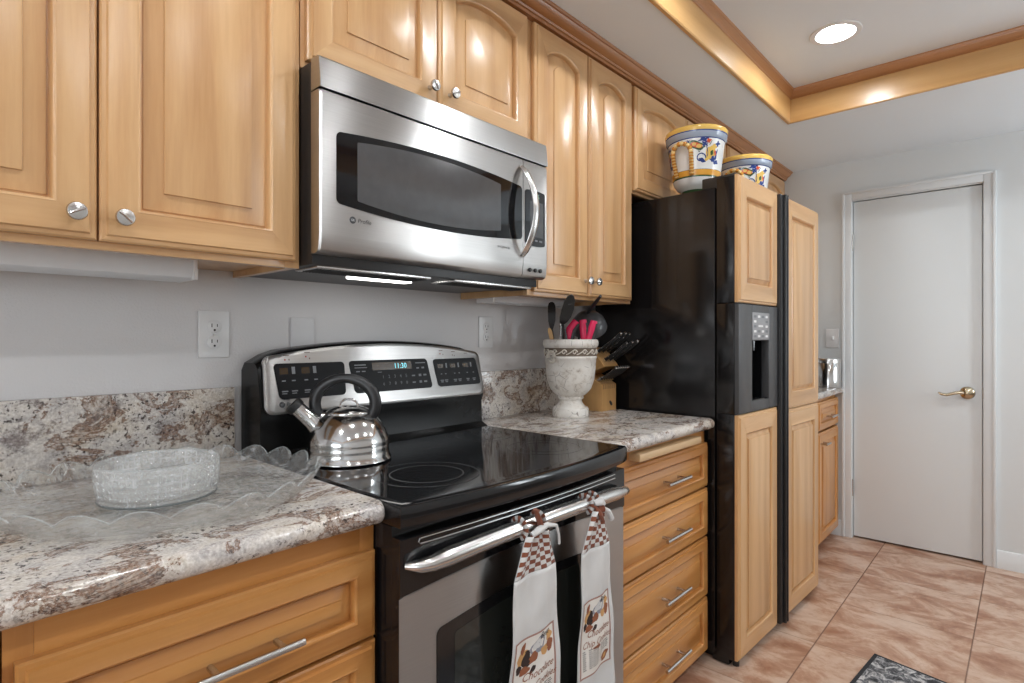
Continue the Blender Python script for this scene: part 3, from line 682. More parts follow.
dl = disp(.654, .846, 1.060, 1.149, -.010, .004); dm = disp(.867, 1.142, 1.060, 1.150, -.012, -.012); dr = disp(1.166, 1.352, 1.060, 1.147, -.012, -.012)
def q(mb, a0, a1, b0, b1, mat=0): mb.add([bgp(a0, b0, .0101), bgp(a1, b0, .0101), bgp(a1, b1, .0101), bgp(a0, b1, .0101)], [[0, 1, 2, 3]], mat)
mb = MB()
for a in (.664, .722): q(mb, a, a+.022, 1.122, 1.138, 1); q(mb, a+.032, a+.041, 1.122, 1.140)
for a in (.668, .694, .728, .755): q(mb, a, a+.010, 1.104, 1.107); q(mb, a-.002, a+.014, 1.078, 1.081); q(mb, a-.002, a+.011, 1.073, 1.075)
mb.build('key_legends', [LGREY, AMBER], dl)
mb = MB(); q(mb, .935, 1.075, 1.121, 1.143, 1); q(mb, .878, .915, 1.136, 1.139); q(mb, .878, .918, 1.129, 1.131); q(mb, .882, .894, 1.118, 1.121); q(mb, .900, .912, 1.118, 1.121); q(mb, .952, .966, 1.114, 1.116)
for rr, z in enumerate((1.097, 1.077)):
    for k in range(5): put_text(mb, '12345'[k] if rr == 0 else '67890'[k], .013, lambda a, b, k=k, z=z: bgp(.966+k*.0205+a, z+b, .0102))
    q(mb, 1.072, 1.084, z+.001, z+.005); q(mb, 1.098, 1.108, z, z+.007); q(mb, 1.116, 1.128, z+.001, z+.006)
for a in (.885, .905): q(mb, a, a+.013, 1.074, 1.077)
q(mb, 1.090, 1.128, 1.136, 1.139); q(mb, 1.092, 1.102, 1.120, 1.124); q(mb, 1.112, 1.122, 1.120, 1.125)
mb.build('key_legends', [LGREY, AMBER], dm)
mb = MB(); put_text(mb, '11:30', .021, lambda a, b: bgp(1.010+a, 1.1245+b, .0104)); mb.build('clock_digits', CYAN, dm)
mb = MB()
for a in (1.176, 1.228, 1.284): q(mb, a, a+.024, 1.118, 1.131, 1); q(mb, a+.034, a+.040, 1.118, 1.133)
for a in (1.182, 1.200, 1.238, 1.258, 1.294, 1.322): q(mb, a, a+.014, 1.078, 1.081); q(mb, a+.002, a+.012, 1.073, 1.076); q(mb, a+.004, a+.010, 1.098, 1.101)
mb.build('key_legends', [LGREY, AMBER], dr)
def ql(mb, a0, a1, b0, b1, mat=0): mb.add([bgp(a, b, .0089) for a, b in ((a0, b0), (a1, b0), (a1, b1), (a0, b1))], [[0, 1, 2, 3]], mat)
mb = MB()
for a, z in ((.685, 1.168), (.742, 1.175), (1.198, 1.172), (1.250, 1.168), (1.305, 1.162)): ql(mb, a-.008, a+.008, z, z+.002)
for a, z in ((.681, 1.158), (.738, 1.165), (1.194, 1.163)): ql(mb, a-.002, a+.002, z-.002, z+.002, 1)
for a, z in ((.692, 1.158), (.748, 1.160), (1.206, 1.161), (1.246, 1.158), (1.254, 1.156)): ql(mb, a-.0015, a+.0015, z-.002, z+.002)
vv = [bgp(.664+.0075*math.cos(2*PI*k/20), 1.0475+.0075*math.sin(2*PI*k/20), .0089) for k in range(20)]; mb.add(vv, [list(range(20))], 2)
put_text(mb, 'Profile', .0125, lambda a, b: bgp(.675+a, 1.044+b, .0089), 2, shear=.2)
put_text(mb, 'GE', .0065, lambda a, b: bgp(.664+a, 1.0452+b, .0091), 3, align='CENTER')
mb.build('lettering', [LEGEND, REDL, LOGO, STEELH], ctl)
# front: black trim with slot, oven door
def fx(y, base=.662, b=.016): return base+b*bow(y)
n = 20; ysf = [ry0+.001+(ry1-ry0-.002)*k/n for k in range(n+1)]
def strip_front(mb, zlo, zhi, base, th, b=.016, mat=0, ys=ysf):
    lo = zlo if callable(zlo) else (lambda y: zlo); hi = zhi if callable(zhi) else (lambda y: zhi)
    mb.loft([[(fx(y, base, b)-th, y, lo(y)), (fx(y, base, b)-.002, y, lo(y)), (fx(y, base, b), y, lo(y)+.002), (fx(y, base, b), y, hi(y)-.002), (fx(y, base, b)-.002, y, hi(y)), (fx(y, base, b)-th, y, hi(y))] for y in ys], mat=mat)
st = lambda y: .747+.022*bow(y)
mb = MB(); strip_front(mb, .245, st, .676, .03)
od = mb.build('oven_door', STEEL, t)
mb = MB(); strip_front(mb, lambda y: st(y)+.0005, .853, .679, .03); mb.build('door_top_trim', BLACKG, od)
mb = MB()
for z in (.8365, .8465): mb.tube([(fx(y, .6795), y, z) for y in [.66+.66*k/16 for k in range(17)]], .0016, 6)
mb.tube([(fx(.66, .6795), .66, .8365), (fx(.655, .6795), .655, .8415), (fx(.66, .6795), .66, .8465)], .0016, 6)
mb.build('vent_slot_rim', CHROME, od)
def bowed_plate(mb, a0, a1, b0, b1, up, dn, back, front, r=.012, n=36):
    m, h = (a0+a1)/2, (a1-a0)/2; lo = []
    es = [a0+r*(1-math.cos(PI/2*k/5)) for k in range(5)]; xs = es+[a0+r+(a1-a0-2*r)*k/n for k in range(n+1)]+[a1-(e-a0) for e in es[::-1]]
    for a in xs:
        d = min(a-a0, a1-a); c = 0 if d >= r else r-math.sqrt(max(0, r*r-(r-d)**2))
        T = b1+up*(1-((a-m)/h)**2)-c; B = b0-dn*(1-((a-m)/h)**2)+c; x = fx(a, .676)
        lo.append([(x+back, a, B), (x+front, a, B), (x+front, a, T), (x+back, a, T)])
    mb.loft(lo)
mb = MB(); bowed_plate(mb, .699, 1.295, .372, .664, .026, .0, -.004, .0014); ow = mb.build('window_frame', BLACKG, od)
mb = MB(); bowed_plate(mb, .741, 1.255, .392, .645, .024, .0, -.003, .0021, .006); mb.build('window_glass', OVENG, ow)
def hz(y): return .802+.012*bow(y)
def hxx(y):
    s = abs(y-.997)/.366
    return .705+.010*(1-s**2) if s < .93 else .705+.010*(1-s**2)-.025*((s-.93)/.07)**1.3
hy = [.630+.722*k/40 for k in range(41)]
hp = [(hxx(y), y, hz(y)) for y in hy]
mb = MB(); mb.tube(hp, [.0180*min(1, .62+.38*min(1, min(k, 40-k)/4)) if 0 < k < 40 else .007 for k in range(41)], 16, flat=.95); mb.build('handle', STEELH, od, angle=60)
mb = MB(); strip_front(mb, .06, .238, .676, .03); mb.build('storage_drawer', STEEL, t)
for a, b in ((ry0+.0005, ry0+.012), (ry1-.012, ry1-.0005)):
    mb = MB(); mb.box(.62, .676, a, b, .06, .85, .002); mb.build('side_trim', BLACKG, t)

# ------------------------------------------------------------------ dish towels on the oven handle
def towel(yt, half_top, yb0, yb1, zc, zb, label, knot, da=.010, db=.034):
    """yt: Y of the tie; yb0..yb1: width at the check band's foot; zc: height of that foot; zb: bottom"""
    root_z = hz(yt)
    t = thing('dish_towel', (hxx(yt)+.02, yt, root_z), label, 'towel', 'towels on the oven handle')
    ztop = root_z-.012
    def S(u, v, off=0.0):     # u across 0..1, v down 0..1 (0 = gathered top, vc = foot of check)
        z = ztop-(ztop-zb)*v
        vc = (ztop-zc)/(ztop-zb)
        g = min(1, v/vc); e = g**.8
        a0 = (yt-half_top)*(1-e)+yb0*e; a1 = (yt+half_top)*(1-e)+yb1*e
        if v > vc: d = (v-vc)/(1-vc); a0 -= da*d; a1 += db*d
        y = a0+(a1-a0)*u
        fold = (.009*(1-g)*math.sin(u*PI*5)+.0035*math.sin(u*PI*3.1+v*5)+.002*math.sin(v*17+u*4))
        x = .7365+.004*math.sin(v*4)+fold-.012*max(0, v-vc)
        return Vector((x+off, y, z))
    vc = (ztop-zc)/(ztop-zb)
    def sheet(mb, v0, v1, nu, nv, fmat=None, th=.0022):
        nu_, nv_ = nu+1, nv+1
        F = [S(i/nu, v0+(v1-v0)*j/nv, th) for i in range(nu_) for j in range(nv_)]; Bk = [S(i/nu, v0+(v1-v0)*j/nv, 0) for i in range(nu_) for j in range(nv_)]
        ff = []; mm = []; N_ = nu_*nv_
        for i in range(nu):
            for j in range(nv):
                a = i*nv_+j; b = (i+1)*nv_+j; m = fmat(i, j) if fmat else 0
                ff.append([a, b, b+1, a+1]); mm.append(m); ff.append([N_+a, N_+a+1, N_+b+1, N_+b]); mm.append(m)
        for i in range(nu):
            for j in (0, nv): a = i*nv_+j; b = a+nv_; ff.append([a, N_+a, N_+b, b]); mm.append(0)
        for j in range(nv):
            for i in (0, nu): a = i*nv_+j; ff.append([a, a+1, N_+a+1, N_+a]); mm.append(0)
        mb.add(F+Bk, ff, mm)
    mb = MB(); sheet(mb, vc, 1, 14, 36); body = mb.build('cloth', CLOTH, t, angle=180)
    mb = MB(); sheet(mb, 0.0, vc, 16, 18, lambda i, j: ((i//2)+(j//2)) % 2); mb.build('check_band', [CLOTH, BROWNC], t, angle=180)
    # straps round the handle
    for sgn in (-1, 1):
        mb = MB(); ys = yt+sgn*half_top*.9; cxh, czh = hxx(ys), hz(ys); n = 14; rr = .0205
        for k in range(n):
            a0 = -PI*.42+2*PI*.84*k/n; a1 = -PI*.42+2*PI*.84*(k+1)/n
            P0 = Vector((cxh+rr*math.cos(a0), ys, czh+rr*math.sin(a0))); P1 = Vector((cxh+rr*math.cos(a1), ys, czh+rr*math.sin(a1)))
            mb.tube([P0, P1], .0058, 8, mat=k % 2, flat=.35, up=Vector((0, 1, 0)))
        mb.build('tie_strap', [CLOTH, BROWNC], t)
    mb = MB(); kx = hxx(yt)+.026
    if knot:
        mb.tube([(kx, yt-.014, root_z+.006), (kx+.008, yt, root_z+.010), (kx+.006, yt+.016, root_z)], [.006, .011, .006], 10, mat=0); mb.tube([(kx, yt-.010, root_z-.014), (kx+.010, yt+.004, root_z-.008), (kx+.002, yt+.020, root_z-.012)], [.006, .010, .006], 10, mat=1)
        mb.tube([(kx, yt+.010, root_z-.006), (kx+.012, yt+.030, root_z-.020), (kx+.010, yt+.046, root_z-.042)], [.004, .006, .007], 8, mat=0); mb.tube([(kx, yt-.012, root_z), (kx+.012, yt-.006, root_z-.02), (kx+.010, yt+.006, root_z-.036)], [.004, .006, .005], 8, mat=1)
    else:
        mb.tube([(kx-.006, yt+.02, root_z-.010), (kx, yt+.005, root_z+.012), (kx-.004, yt-.004, root_z+.038)], [.007, .009, .008], 8, mat=1, flat=.5); mb.tube([(kx, yt-.02, root_z-.012), (kx+.004, yt, root_z-.004), (kx, yt+.03, root_z-.002), (kx+.006, yt+.055, root_z-.008), (kx+.004, yt+.066, root_z-.030), (kx+.004, yt+.068, root_z-.052)], [.006, .008, .006, .0035, .003, .0028], 8, mat=0)
    mb.build('knot', [CLOTH, BROWNC], t)
    # printed recipe panel
    zp1, zp0 = (.594, .408)
    mb = MB(); TH = .0030
    def on(a, b, e=0.0):   # a 0..1 across the panel, b 0..1 up
        z = zp0+(zp1-zp0)*b; v = (ztop-z)/(ztop-zb); return S(.055+.86*a, v, TH+e)
    def patch(a0, a1, b0, b1, m, e, nn=6):
        k = max(1, int(nn)); mb.grid(lambda i, j: on(a0+(a1-a0)*i, b0+(b1-b0)*j, e), k+1, k+1, m)
    def blob(ca, cb, ra, rb, m, e, rot=0, jag=.12):
        P_ = []
        for k in range(18):
            th = 2*PI*k/18; rr = 1+jag*math.sin(3*th+ca*9)+jag*.6*math.cos(5*th)
            x, y = ra*rr*math.cos(th), rb*rr*math.sin(th); P_.append(on(ca+x*math.cos(rot)-y*math.sin(rot), cb+x*math.sin(rot)+y*math.cos(rot), e))
        mb.add([on(ca, cb, e)]+P_, [[0, k+1, (k+1) % 18+1] for k in range(18)], m)
    patch(0, 1, 0, 1, 1, 0, 14)
    patch(0, .035, 0, 1, 2, .0003, 10); patch(.965, 1, 0, 1, 2, .0003, 10); patch(0, 1, 0, .022, 2, .0003, 10); patch(0, 1, .978, 1, 2, .0003, 10)
    for ca, cb, ra, rb, m, e, ro in ((.56, .84, .18, .085, 5, .0003, .2), (.54, .86, .11, .05, 0, .0005, .2), (.20, .78, .12, .07, 6, .0003, .5), (.30, .74, .09, .10, 4, .0005, -.4), (.44, .73, .10, .055, 3, .0006, .3), (.22, .88, .07, .045, 3, .0006, .9), (.72, .74, .11, .055, 6, .0004, 0), (.86, .76, .08, .075, 3, .0005, .4), (.85, .87, .08, .06, 6, .0004, 0), (.14, .66, .06, .05, 4, .0006, .2), (.26, .62, .10, .045, 3, .0006, .1), (.42, .60, .07, .03, 4, .0005, .5)): blob(ca, cb, ra, rb, m, e, ro)
    def tx(s, size, a, b, m, **kw):
        vv, ff = text_mesh(s, size, **kw); mb.add([on(a+p.x*.86, b+p.y*.62, .0008) for p in vv], ff, m)
    tx('Best', .17, .58, .90, 4, shear=.4); tx('Chocolate', .20, .20, .50, 3, shear=.45); tx('Chip Cookies', .19, .07, .375, 3, shear=.45)
    for k in range(10):
        zz = .335-.026*k; a1 = .93 if k < 5 else .66
        for j in range(7):
            s0 = .08+j*.122+.02*((k*3+j*5) % 3); s1 = min(a1, s0+.075+.02*((k+j) % 2))
            if s1 > s0: patch(s0, s1, zz, zz+.009, 4, .0006, 1)
    blob(.80, .12, .12, .06, 3, .0006, .3); blob(.80, .12, .07, .03, 6, .0008, .3); blob(.47, .345, .12, .022, 3, .0007)
    mb.build('recipe_print', [CLOTH, CREAMC, PFRAME, PBROWN, PDARK, PGREY, PTAN], body, angle=180)
    return t
towel(.928, .034, .850, .990, .722, .33, 'white dish towel with brown check top at the handle middle, nearer the camera', False)
towel(1.155, .018, 1.083, 1.205, .712, .32, 'white dish towel with knotted brown check top, nearer the drawers', True, -.004, .042)

# ------------------------------------------------------------------ refrigerator
F0 = Vector((.723, 2.094, 0)); FW_ = Vector((.0424, .9991, 0)); FN = Vector((.9991, -.0424, 0))
FR = lambda p: F0+FW_*p.x+FN*p.y+Vector((0, 0, p.z))     # x = across, y = outwards, z = up
FF = lambda d0: (lambda a, b, d: Vector((a, d0+d, b)))
t = thing('refrigerator', F0+FW_*.46-FN*.35, 'black side-by-side refrigerator with maple door panels and ice dispenser', 'refrigerator')
FWID = .918
mb = MB(FR); mb.box(0, FWID, -.64, -.088, .03, 1.780, .004); mb.box(.03, FWID-.03, -.62, -.10, 0, .03); mb.box(.002, FWID-.002, -.10, -.034, .004, .056, .006)
mb.build('case', BLACKF, t)
def fr_door(a0, a1, name):
    mb = MB(FR); mb.box(a0, a1, -.082, -.014, .026, 1.812, .006); return mb.build(name, BLACKF, t)
ASEAM = .430
dz0, dz1 = .932, 1.342
mb = MB(FR)
# freezer door with a hole behind the dispenser
mb.box(0, ASEAM-.003, -.082, -.014, .026, dz0, .004); mb.box(0, ASEAM-.003, -.082, -.014, dz1, 1.812, .004); mb.box(0, .12, -.082, -.014, dz0, dz1, .004); mb.box(.30, ASEAM-.003, -.082, -.014, dz0, dz1, .004); mb.box(.11, .31, -.082, -.075, dz0, dz1)
fz = mb.build('freezer_door', BLACKF, t)
fd = fr_door(ASEAM+.003, FWID, 'fridge_door')
def fpanel(a0, a1, b0, b1, par, **kw):
    mb = MB(FR); panel_door(mb, FF(-.0142), a0, a1, b0, b1, t=.018, stile=.060, rail=.068, slope=.014, **kw); return mb.build('wood_panel', [WV, WH], par, angle=38)
fpanel(.004, .384, dz1+.003, 1.815, fz); fpanel(.004, .384, .028, dz0-.003, fz); 
fpanel(.482, FWID-.004, .908, 1.815, fd); fpanel(.482, FWID-.004, .028, .905, fd)
for a, par in ((.391, fz), (.437, fd)):
    mb = MB(FR); mb.box(a, a+.036, -.016, .014, .03, 1.81, .009, seg=3); mb.box(a+(.026 if a < .42 else .0), a+(.036 if a < .42 else .010), .010, .026, .03, 1.81, .005); mb.build('grip_rail', BLACKP, par)
# dispenser
mb = MB(FR); z0, z1 = dz0+.002, dz1-.002; c0, c1, cz0, cz1 = .125, .292, .972, 1.204
mb.box(.004, c0, -.03, .002, z0, z1, .003); mb.box(c1, .384, -.03, .002, z0, z1, .003); mb.box(c0-.002, c1+.002, -.03, .0015, z0, cz0, .002); mb.box(c0-.002, c1+.002, -.03, .0015, cz1, z1, .002)
dp = mb.build('dispenser', GREYP, fz)
mb = MB(FR); mb.box(c0-.004, c1+.004, -.074, -.071, cz0-.002, cz1+.002); mb.box(c0-.004, c0, -.072, -.028, cz0, cz1); mb.box(c1, c1+.004, -.072, -.028, cz0, cz1); mb.box(c0, c1, -.072, -.028, cz1-.001, cz1+.003); mb.box(c0, c1, -.072, -.004, cz0-.004, cz0+.004, .002)
mb.tube([Vector((.175, -.045, cz1)), Vector((.175, -.045, cz1-.05))], .012, 10); mb.tube([Vector((.24, -.045, cz1)), Vector((.24, -.045, cz1-.04))], .010, 10); mb.build('dispenser_well', BLACKG, fz)
mb = MB(FR); mb.box(c0, c1, -.001, .0035, cz1+.003, cz1+.108, .002)
kp = mb.build('keypad', KEYP, fz)
mb = MB(FR)
for i in range(4):
    for j in range(5):
        if not (i in (1, 2) and j in (2, 3)): mb.box(c0+.012+i*.038, c0+.034+i*.038, .0033, .0042, cz1+.012+j*.019, cz1+.021+j*.019, 0, (i+j) % 2)
mb.box(c0+.055, c0+.10, .0033, .0042, cz1+.052, cz1+.060, 0, 1); mb.build('key_legends', [LGREY, WPLAST], kp)
for a in (.02, FWID-.09):
    mb = MB(FR); mb.box(a, a+.07, -.15, -.02, 1.7805, 1.826, .006); mb.build('hinge_cover', BLACKP, t)
mb = MB(FR); mb.tube([Vector((.03, -.02, .0)), Vector((.03, -.02, .03))], .012, 12); mb.build('foot', BLACKP, t)

# ------------------------------------------------------------------ painted pots on the refrigerator
def pot(x, y, z, label, rot):
    t = thing('painted_pot', (x, y, z), label, 'pot', 'painted ceramic pots on the refrigerator'); H = .262
    prof = [(.070, 0), (.072, .004), (.068, .011), (.056, .020), (.052, .032), (.060, .043), (.080, .054), (.092, .070), (.0965, .085), (.098, .091), (.1005, .109), (.102, .114), (.118, .234), (.1195, .238), (.1270, .244), (.1285, .260), (.1305, .264), (.132, .276), (.1305, .283), (.126, .286), (.118, .282), (.113, .235), (.09, .085), (.05, .062), (0, .061)]
    prof = [(a*.955, b) for a, b in prof]
    ms = [5, 1, 5, 1, 5, 0, 0, 0, 5, 0, 5, 0, 3, 2, 2, 3, 1, 1, 1, 1, 0, 0, 0, 0]
    mb = MB(); mb.lathe(prof, (x, y, z), 64, mat=ms, caps=(True, False))
    def rad(h): return .955*(.102+(.118-.102)*(h-.114)/(.234-.114))
    HM = lambda h: .117+(h-.094)*1.06
    def on(a, h): r_ = rad(h)+.0007; return Vector((x+r_*math.cos(a+rot), y+r_*math.sin(a+rot), z+h))
    def blob(a, h, ra, rh, m, ro=0, jag=.1, e=0):
        P_ = []; h = HM(h); ra *= 1.12; rh *= 1.05
        for k in range(20):
            th = 2*PI*k/20; rr = 1+jag*math.sin(4*th+a*5); X, Y_ = ra*rr*math.cos(th), rh*rr*math.sin(th); aa, hh = a+(X*math.cos(ro)-Y_*math.sin(ro))/.105, h+X*math.sin(ro)+Y_*math.cos(ro); r_ = rad(hh)+.0008+e
            P_.append(Vector((x+r_*math.cos(aa+rot), y+r_*math.sin(aa+rot), z+hh)))
        r_ = rad(h)+.0012+e; mb.add([Vector((x+r_*math.cos(a+rot), y+r_*math.sin(a+rot), z+h))]+P_, [[0, k+1, (k+1) % 20+1] for k in range(20)], m)
    def stroke(pts, wd, m): mb.tube([on(a, HM(h)) for a, h in pts], wd, 6, mat=m)
    for base in (0, 2.1, 4.2):     # three repeats of scrolls, fruit and birds
        blob(base-.12, .178, .030, .015, 5, -.35, .12); blob(base-.12, .178, .021, .0095, 6, -.35, .05, .0004); blob(base-.03, .174, .009, .007, 1, 0, .05, .0008); blob(base-.20, .182, .007, .006, 1, 0, .05, .0008)
        blob(base+.42, .150, .017, .032, 1, -.5, .18); blob(base+.55, .172, .012, .010, 1, .3, .2); blob(base+.47, .150, .006, .010, 5, -.2, .1, .0004); blob(base+.52, .128, .012, .010, 4, .2, .2)
        blob(base+.66, .142, .005, .022, 3, -.2, .3, .0003); blob(base+.62, .150, .004, .010, 6, .2, .2, .0006); blob(base+.72, .185, .010, .008, 3, .6, .4); blob(base+.68, .117, .012, .008, 3, 0, .2); blob(base+.32, .193, .009, .007, 6, .4, .3); blob(base+.13, .198, .016, .007, 3, .2, .3); blob(base+.18, .182, .008, .010, 3, .8, .4)
        stroke([(base+.04+.20*math.cos(th)*(1-th/9), .130+.021*math.sin(th)*(1-th/9)) for th in [k*.45 for k in range(15)]], .0022, 3); blob(base+.10, .122, .013, .007, 3, -.5, .15)
        stroke([(base-.05+.10*k/5, .158-.006*math.sin(k)) for k in range(6)], .0014, 5); stroke([(base-.42+.02*math.sin(k*1.6)*3, .192+.008*math.sin(k*2.3)) for k in range(8)], .0018, 3)
        stroke([(base+.28+.03*math.sin(k*1.1), .135+.009*k) for k in range(7)], .0016, 3); stroke([(base+.36+.09*k/4, .178+.004*k) for k in range(5)], .0014, 5)
    mb.build('pot_body', [CW, CY, CB, CO, CN, CG, CRD], t, angle=50) if False else mb.build('pot_body', [CW, CY, CB, CN, CN, CG, CRD], t, angle=50)
    mb = MB(); mb.lathe([(a*.955, b) for a, b in ((.0978, .0905), (.0992, .0915), (.1022, .1120), (.1014, .1130))], (x, y, z), 64, caps=(False, False)); mb.build('orange_band', CO, t)
    # rope handles, inverted U lying on the wall of the pot
    for sd in (0, PI):
        n = 40; pts = []; A0 = -.62
        for k in range(n+1):
            s = k/n
            if s < .38: a, h = -.33, .090+.088*(s/.38)
            elif s > .62: a, h = .33, .090+.088*((1-s)/.38)
            else: th = PI*(1-(s-.38)/.24); a, h = .33*math.cos(th), .178+.038*math.sin(th)
            r_ = rad(h)+.009+.010*math.sin(PI*s); pts.append((x+r_*math.cos(a+A0+sd+rot), y+r_*math.sin(a+A0+sd+rot), z+h))
        mb = MB()
        for k in range(n):
            P0, P1 = Vector(pts[k]), Vector(pts[k+1]); mb.tube([P0, (P0+P1)/2, P1], [.0072, .0105, .0072], 10, mat=k % 2)
        mb.build('rope_handle', [CYP, CO2], t, angle=60)
    return t
pot(.477, 2.286, 1.7806, 'nearer painted ceramic pot on the refrigerator, whole front visible, rope handle', -1.02)
pot(.492, 2.793, 1.7806, 'farther painted ceramic pot on the refrigerator, half hidden behind the door top', -1.0)

# ------------------------------------------------------------------ kettle
KX, KY, KZ = .270, .768, .9166
RV = Vector((.741, .671, 0)); CVv = Vector((.6713, -.741, 0))   # right of / towards the viewer side of the kettle
t = thing('kettle', (KX, KY, KZ), 'polished steel whistling kettle with black handle on the left rear burner', 'kettle')
mb = MB(); mb.lathe([(.090, 0), (.1015, .001), (.1035, .003), (.1030, .006), (.0985, .011), (.0965, .028), (.0975, .034), (.0965, .036), (.0975, .042), (.0960, .054), (.090, .068), (.081, .086), (.069, .100), (.056, .110), (.053, .112)], (KX, KY, KZ), 72, caps=(True, True)); kb = mb.build('body', CHROME, t, angle=50)
mb = MB(); mb.lathe([(.0535, .110), (.0545, .114), (.053, .118), (.047, .121), (.036, .126), (.020, .130), (.0, .1315)], (KX, KY, KZ), 48, caps=(True, False)); lid = mb.build('lid', CHROME, t, angle=50)
mb = MB(); c = Vector((KX, KY, KZ)); mb.tube([c+RV*a+Vector((0, 0, z)) for a, z in ((-.024, .126), (-.020, .138), (-.008, .146), (.008, .146), (.020, .138), (.024, .126))], .0028, 8); mb.build('lid_loop', CHROME, lid)
sp0 = c-RV*.070+CVv*.015+Vector((0, 0, .080)); sp1 = c-RV*.122+CVv*.030+Vector((0, 0, .133)); ax = (sp1-sp0).normalized()
mb = MB(); mb.tube([sp0, sp0+(sp1-sp0)*.25, sp0+(sp1-sp0)*.6, sp1-ax*.004], [.026, .0215, .019, .0185], 24); spo = mb.build('spout', CHROME, t, angle=60)
mb = MB(); Ls = [(.0205, -.010), (.0215, -.004), (.0215, .006), (.0185, .009), (.0150, .009), (.0130, .004), (.0, .004)]; mb.lathe(Ls, sp1, 28, axis=ax, caps=(True, False)); wc = mb.build('whistle_cap', BLACKP, spo)
mb = MB(); mb.lathe([(.0105, .004), (.0105, .0075), (.006, .0085), (0, .0085)], sp1, 20, axis=ax, caps=(False, False)); mb.build('whistle', STEELH, wc)
mb = MB(); arc = []
for k in range(29):
    th = math.radians(-32+244*k/28); arc.append(c+RV*(-.009+.0745*math.cos(th))+Vector((0, 0, .136+.0615*math.sin(th))))
rr = [.0115+.0035*abs(math.cos(math.radians(-32+244*k/28))) for k in range(29)]
mb.tube(arc, rr, 14, flat=.75, up=CVv); mb.build('handle', BLACKP, t, angle=60)
for s in (0, -1):
    mb = MB(); e = arc[s]; mb.tube([e+Vector((0, 0, .004)), e*.55+(c+Vector((0, 0, .098)))*.45], [.009, .008], 12); mb.build('handle_bracket', CHROME, t)

# ------------------------------------------------------------------ glass platter and bowl
PX, PY, PZ = .337, .352, .9145
mb = MB(); NS = 176; NL = 22
def scal(k): th = 2*PI*k/NS; return abs(math.sin(th*NL/2))
loopsT = []
for (r_, z_, sc_r, sc_z) in ((0, .008, 0, 0), (.08, .008, 0, 0), (.16, .008, 0, 0), (.215, .009, 0, 0), (.232, .013, 0, 0), (.244, .024, .003, .002), (.254, .036, .006, .007), (.260, .046, .010, .017)):
    loopsT.append([Vector((PX+(r_+sc_r*(scal(k)-.5))*math.cos(2*PI*k/NS), PY+(r_+sc_r*(scal(k)-.5))*math.sin(2*PI*k/NS), PZ+z_+sc_z*(scal(k)-.6)+(.0022*math.sin(k*2*PI/8+r_*90) if .05 < r_ < .22 else 0))) for k in range(NS)])
loopsB = []
for (r_, z_, sc_r, sc_z) in ((.263, .046, .010, .017), (.258, .036, .006, .007), (.249, .024, .003, .002), (.238, .012, 0, 0), (.222, .003, 0, 0), (.205, 0, 0, 0), (.19, .003, 0, 0), (.0, .003, 0, 0)):
    loopsB.append([Vector((PX+(r_+sc_r*(scal(k)-.5))*math.cos(2*PI*k/NS), PY+(r_+sc_r*(scal(k)-.5))*math.sin(2*PI*k/NS), PZ+z_+sc_z*(scal(k)-.6))) for k in range(NS)])
mb.loft(loopsT+loopsB, caps=(False, False)); mb.tube([p+Vector((0, 0, .0004)) for p in loopsT[-1]], .0012, 6, mat=1, ring=True)
tag(mb.build('glass_platter', [GLASS1, GRIM], origin=(PX, PY, PZ), angle=60), 'large round clear pressed-glass platter with scalloped rim on the granite', 'platter')
BX, BY, BZ = .333, .338, PZ+.0085
mb = MB(); NB = 144
def rib(k, r_, a): return r_+a*math.cos(2*PI*k/NB*36)
lp = []
for r_, h, a in ((.0, 0, 0), (.086, 0, 0), (.093, .003, 0), (.094, .009, .0), (.091, .012, .0), (.0935, .016, .0013), (.096, .035, .0016), (.098, .058, .0013), (.0985, .064, 0), (.098, .068, 0), (.094, .069, 0), (.092, .064, 0), (.089, .03, .001), (.085, .014, .0), (.07, .010, 0), (0, .009, 0)):
    lp.append([Vector((BX+rib(k, r_, a)*math.cos(2*PI*k/NB), BY+rib(k, r_, a)*math.sin(2*PI*k/NB), BZ+h)) for k in range(NB)])
mb.loft(lp, caps=(False, False))
for r_, h, tr_, m in ((.096, .0685, .0016, 1), (.0925, .006, .0022, 2)): mb.tube([Vector((BX+r_*math.cos(2*PI*k/72), BY+r_*math.sin(2*PI*k/72), BZ+h)) for k in range(72)], tr_, 6, mat=m, ring=True)
tag(mb.build('glass_bowl', [GLASS2, GRIM, GRIMD], origin=(BX, BY, BZ), angle=50), 'short straight-sided ribbed glass bowl standing on the glass platter', 'bowl')

# ------------------------------------------------------------------ urn of utensils
UX, UY, UZ = .205, 1.772, .9143
t = thing('urn', (UX, UY, UZ), 'weathered white urn with scroll band holding kitchen utensils', 'urn')
prof = [(.070, 0), (.0725, .004), (.0725, .026), (.070, .032), (.060, .036), (.050, .046), (.045, .056), (.046, .062), (.052, .064), (.052, .069), (.050, .072), (.066, .082), (.083, .100), (.094, .130), (.100, .170), (.1025, .205), (.1045, .207), (.1045, .213), (.1025, .215), (.1035, .244), (.107, .247), (.1105, .252), (.1115, .262), (.109, .271), (.103, .274), (.096, .271), (.093, .25), (.088, .16), (.07, .11), (0, .09)]
prof = [(a*.955, b*1.075) for a, b in prof]
ms = [1 if .2149*1.075 < prof[i][1] < .244*1.075 and i < 20 else 0 for i in range(len(prof)-1)]
mb = MB(); mb.lathe(prof, (UX, UY, UZ), 64, mat=ms, caps=(True, False)); ub = mb.build('vessel', [URN, URND], t, angle=45)
mb = MB(); nb = 16
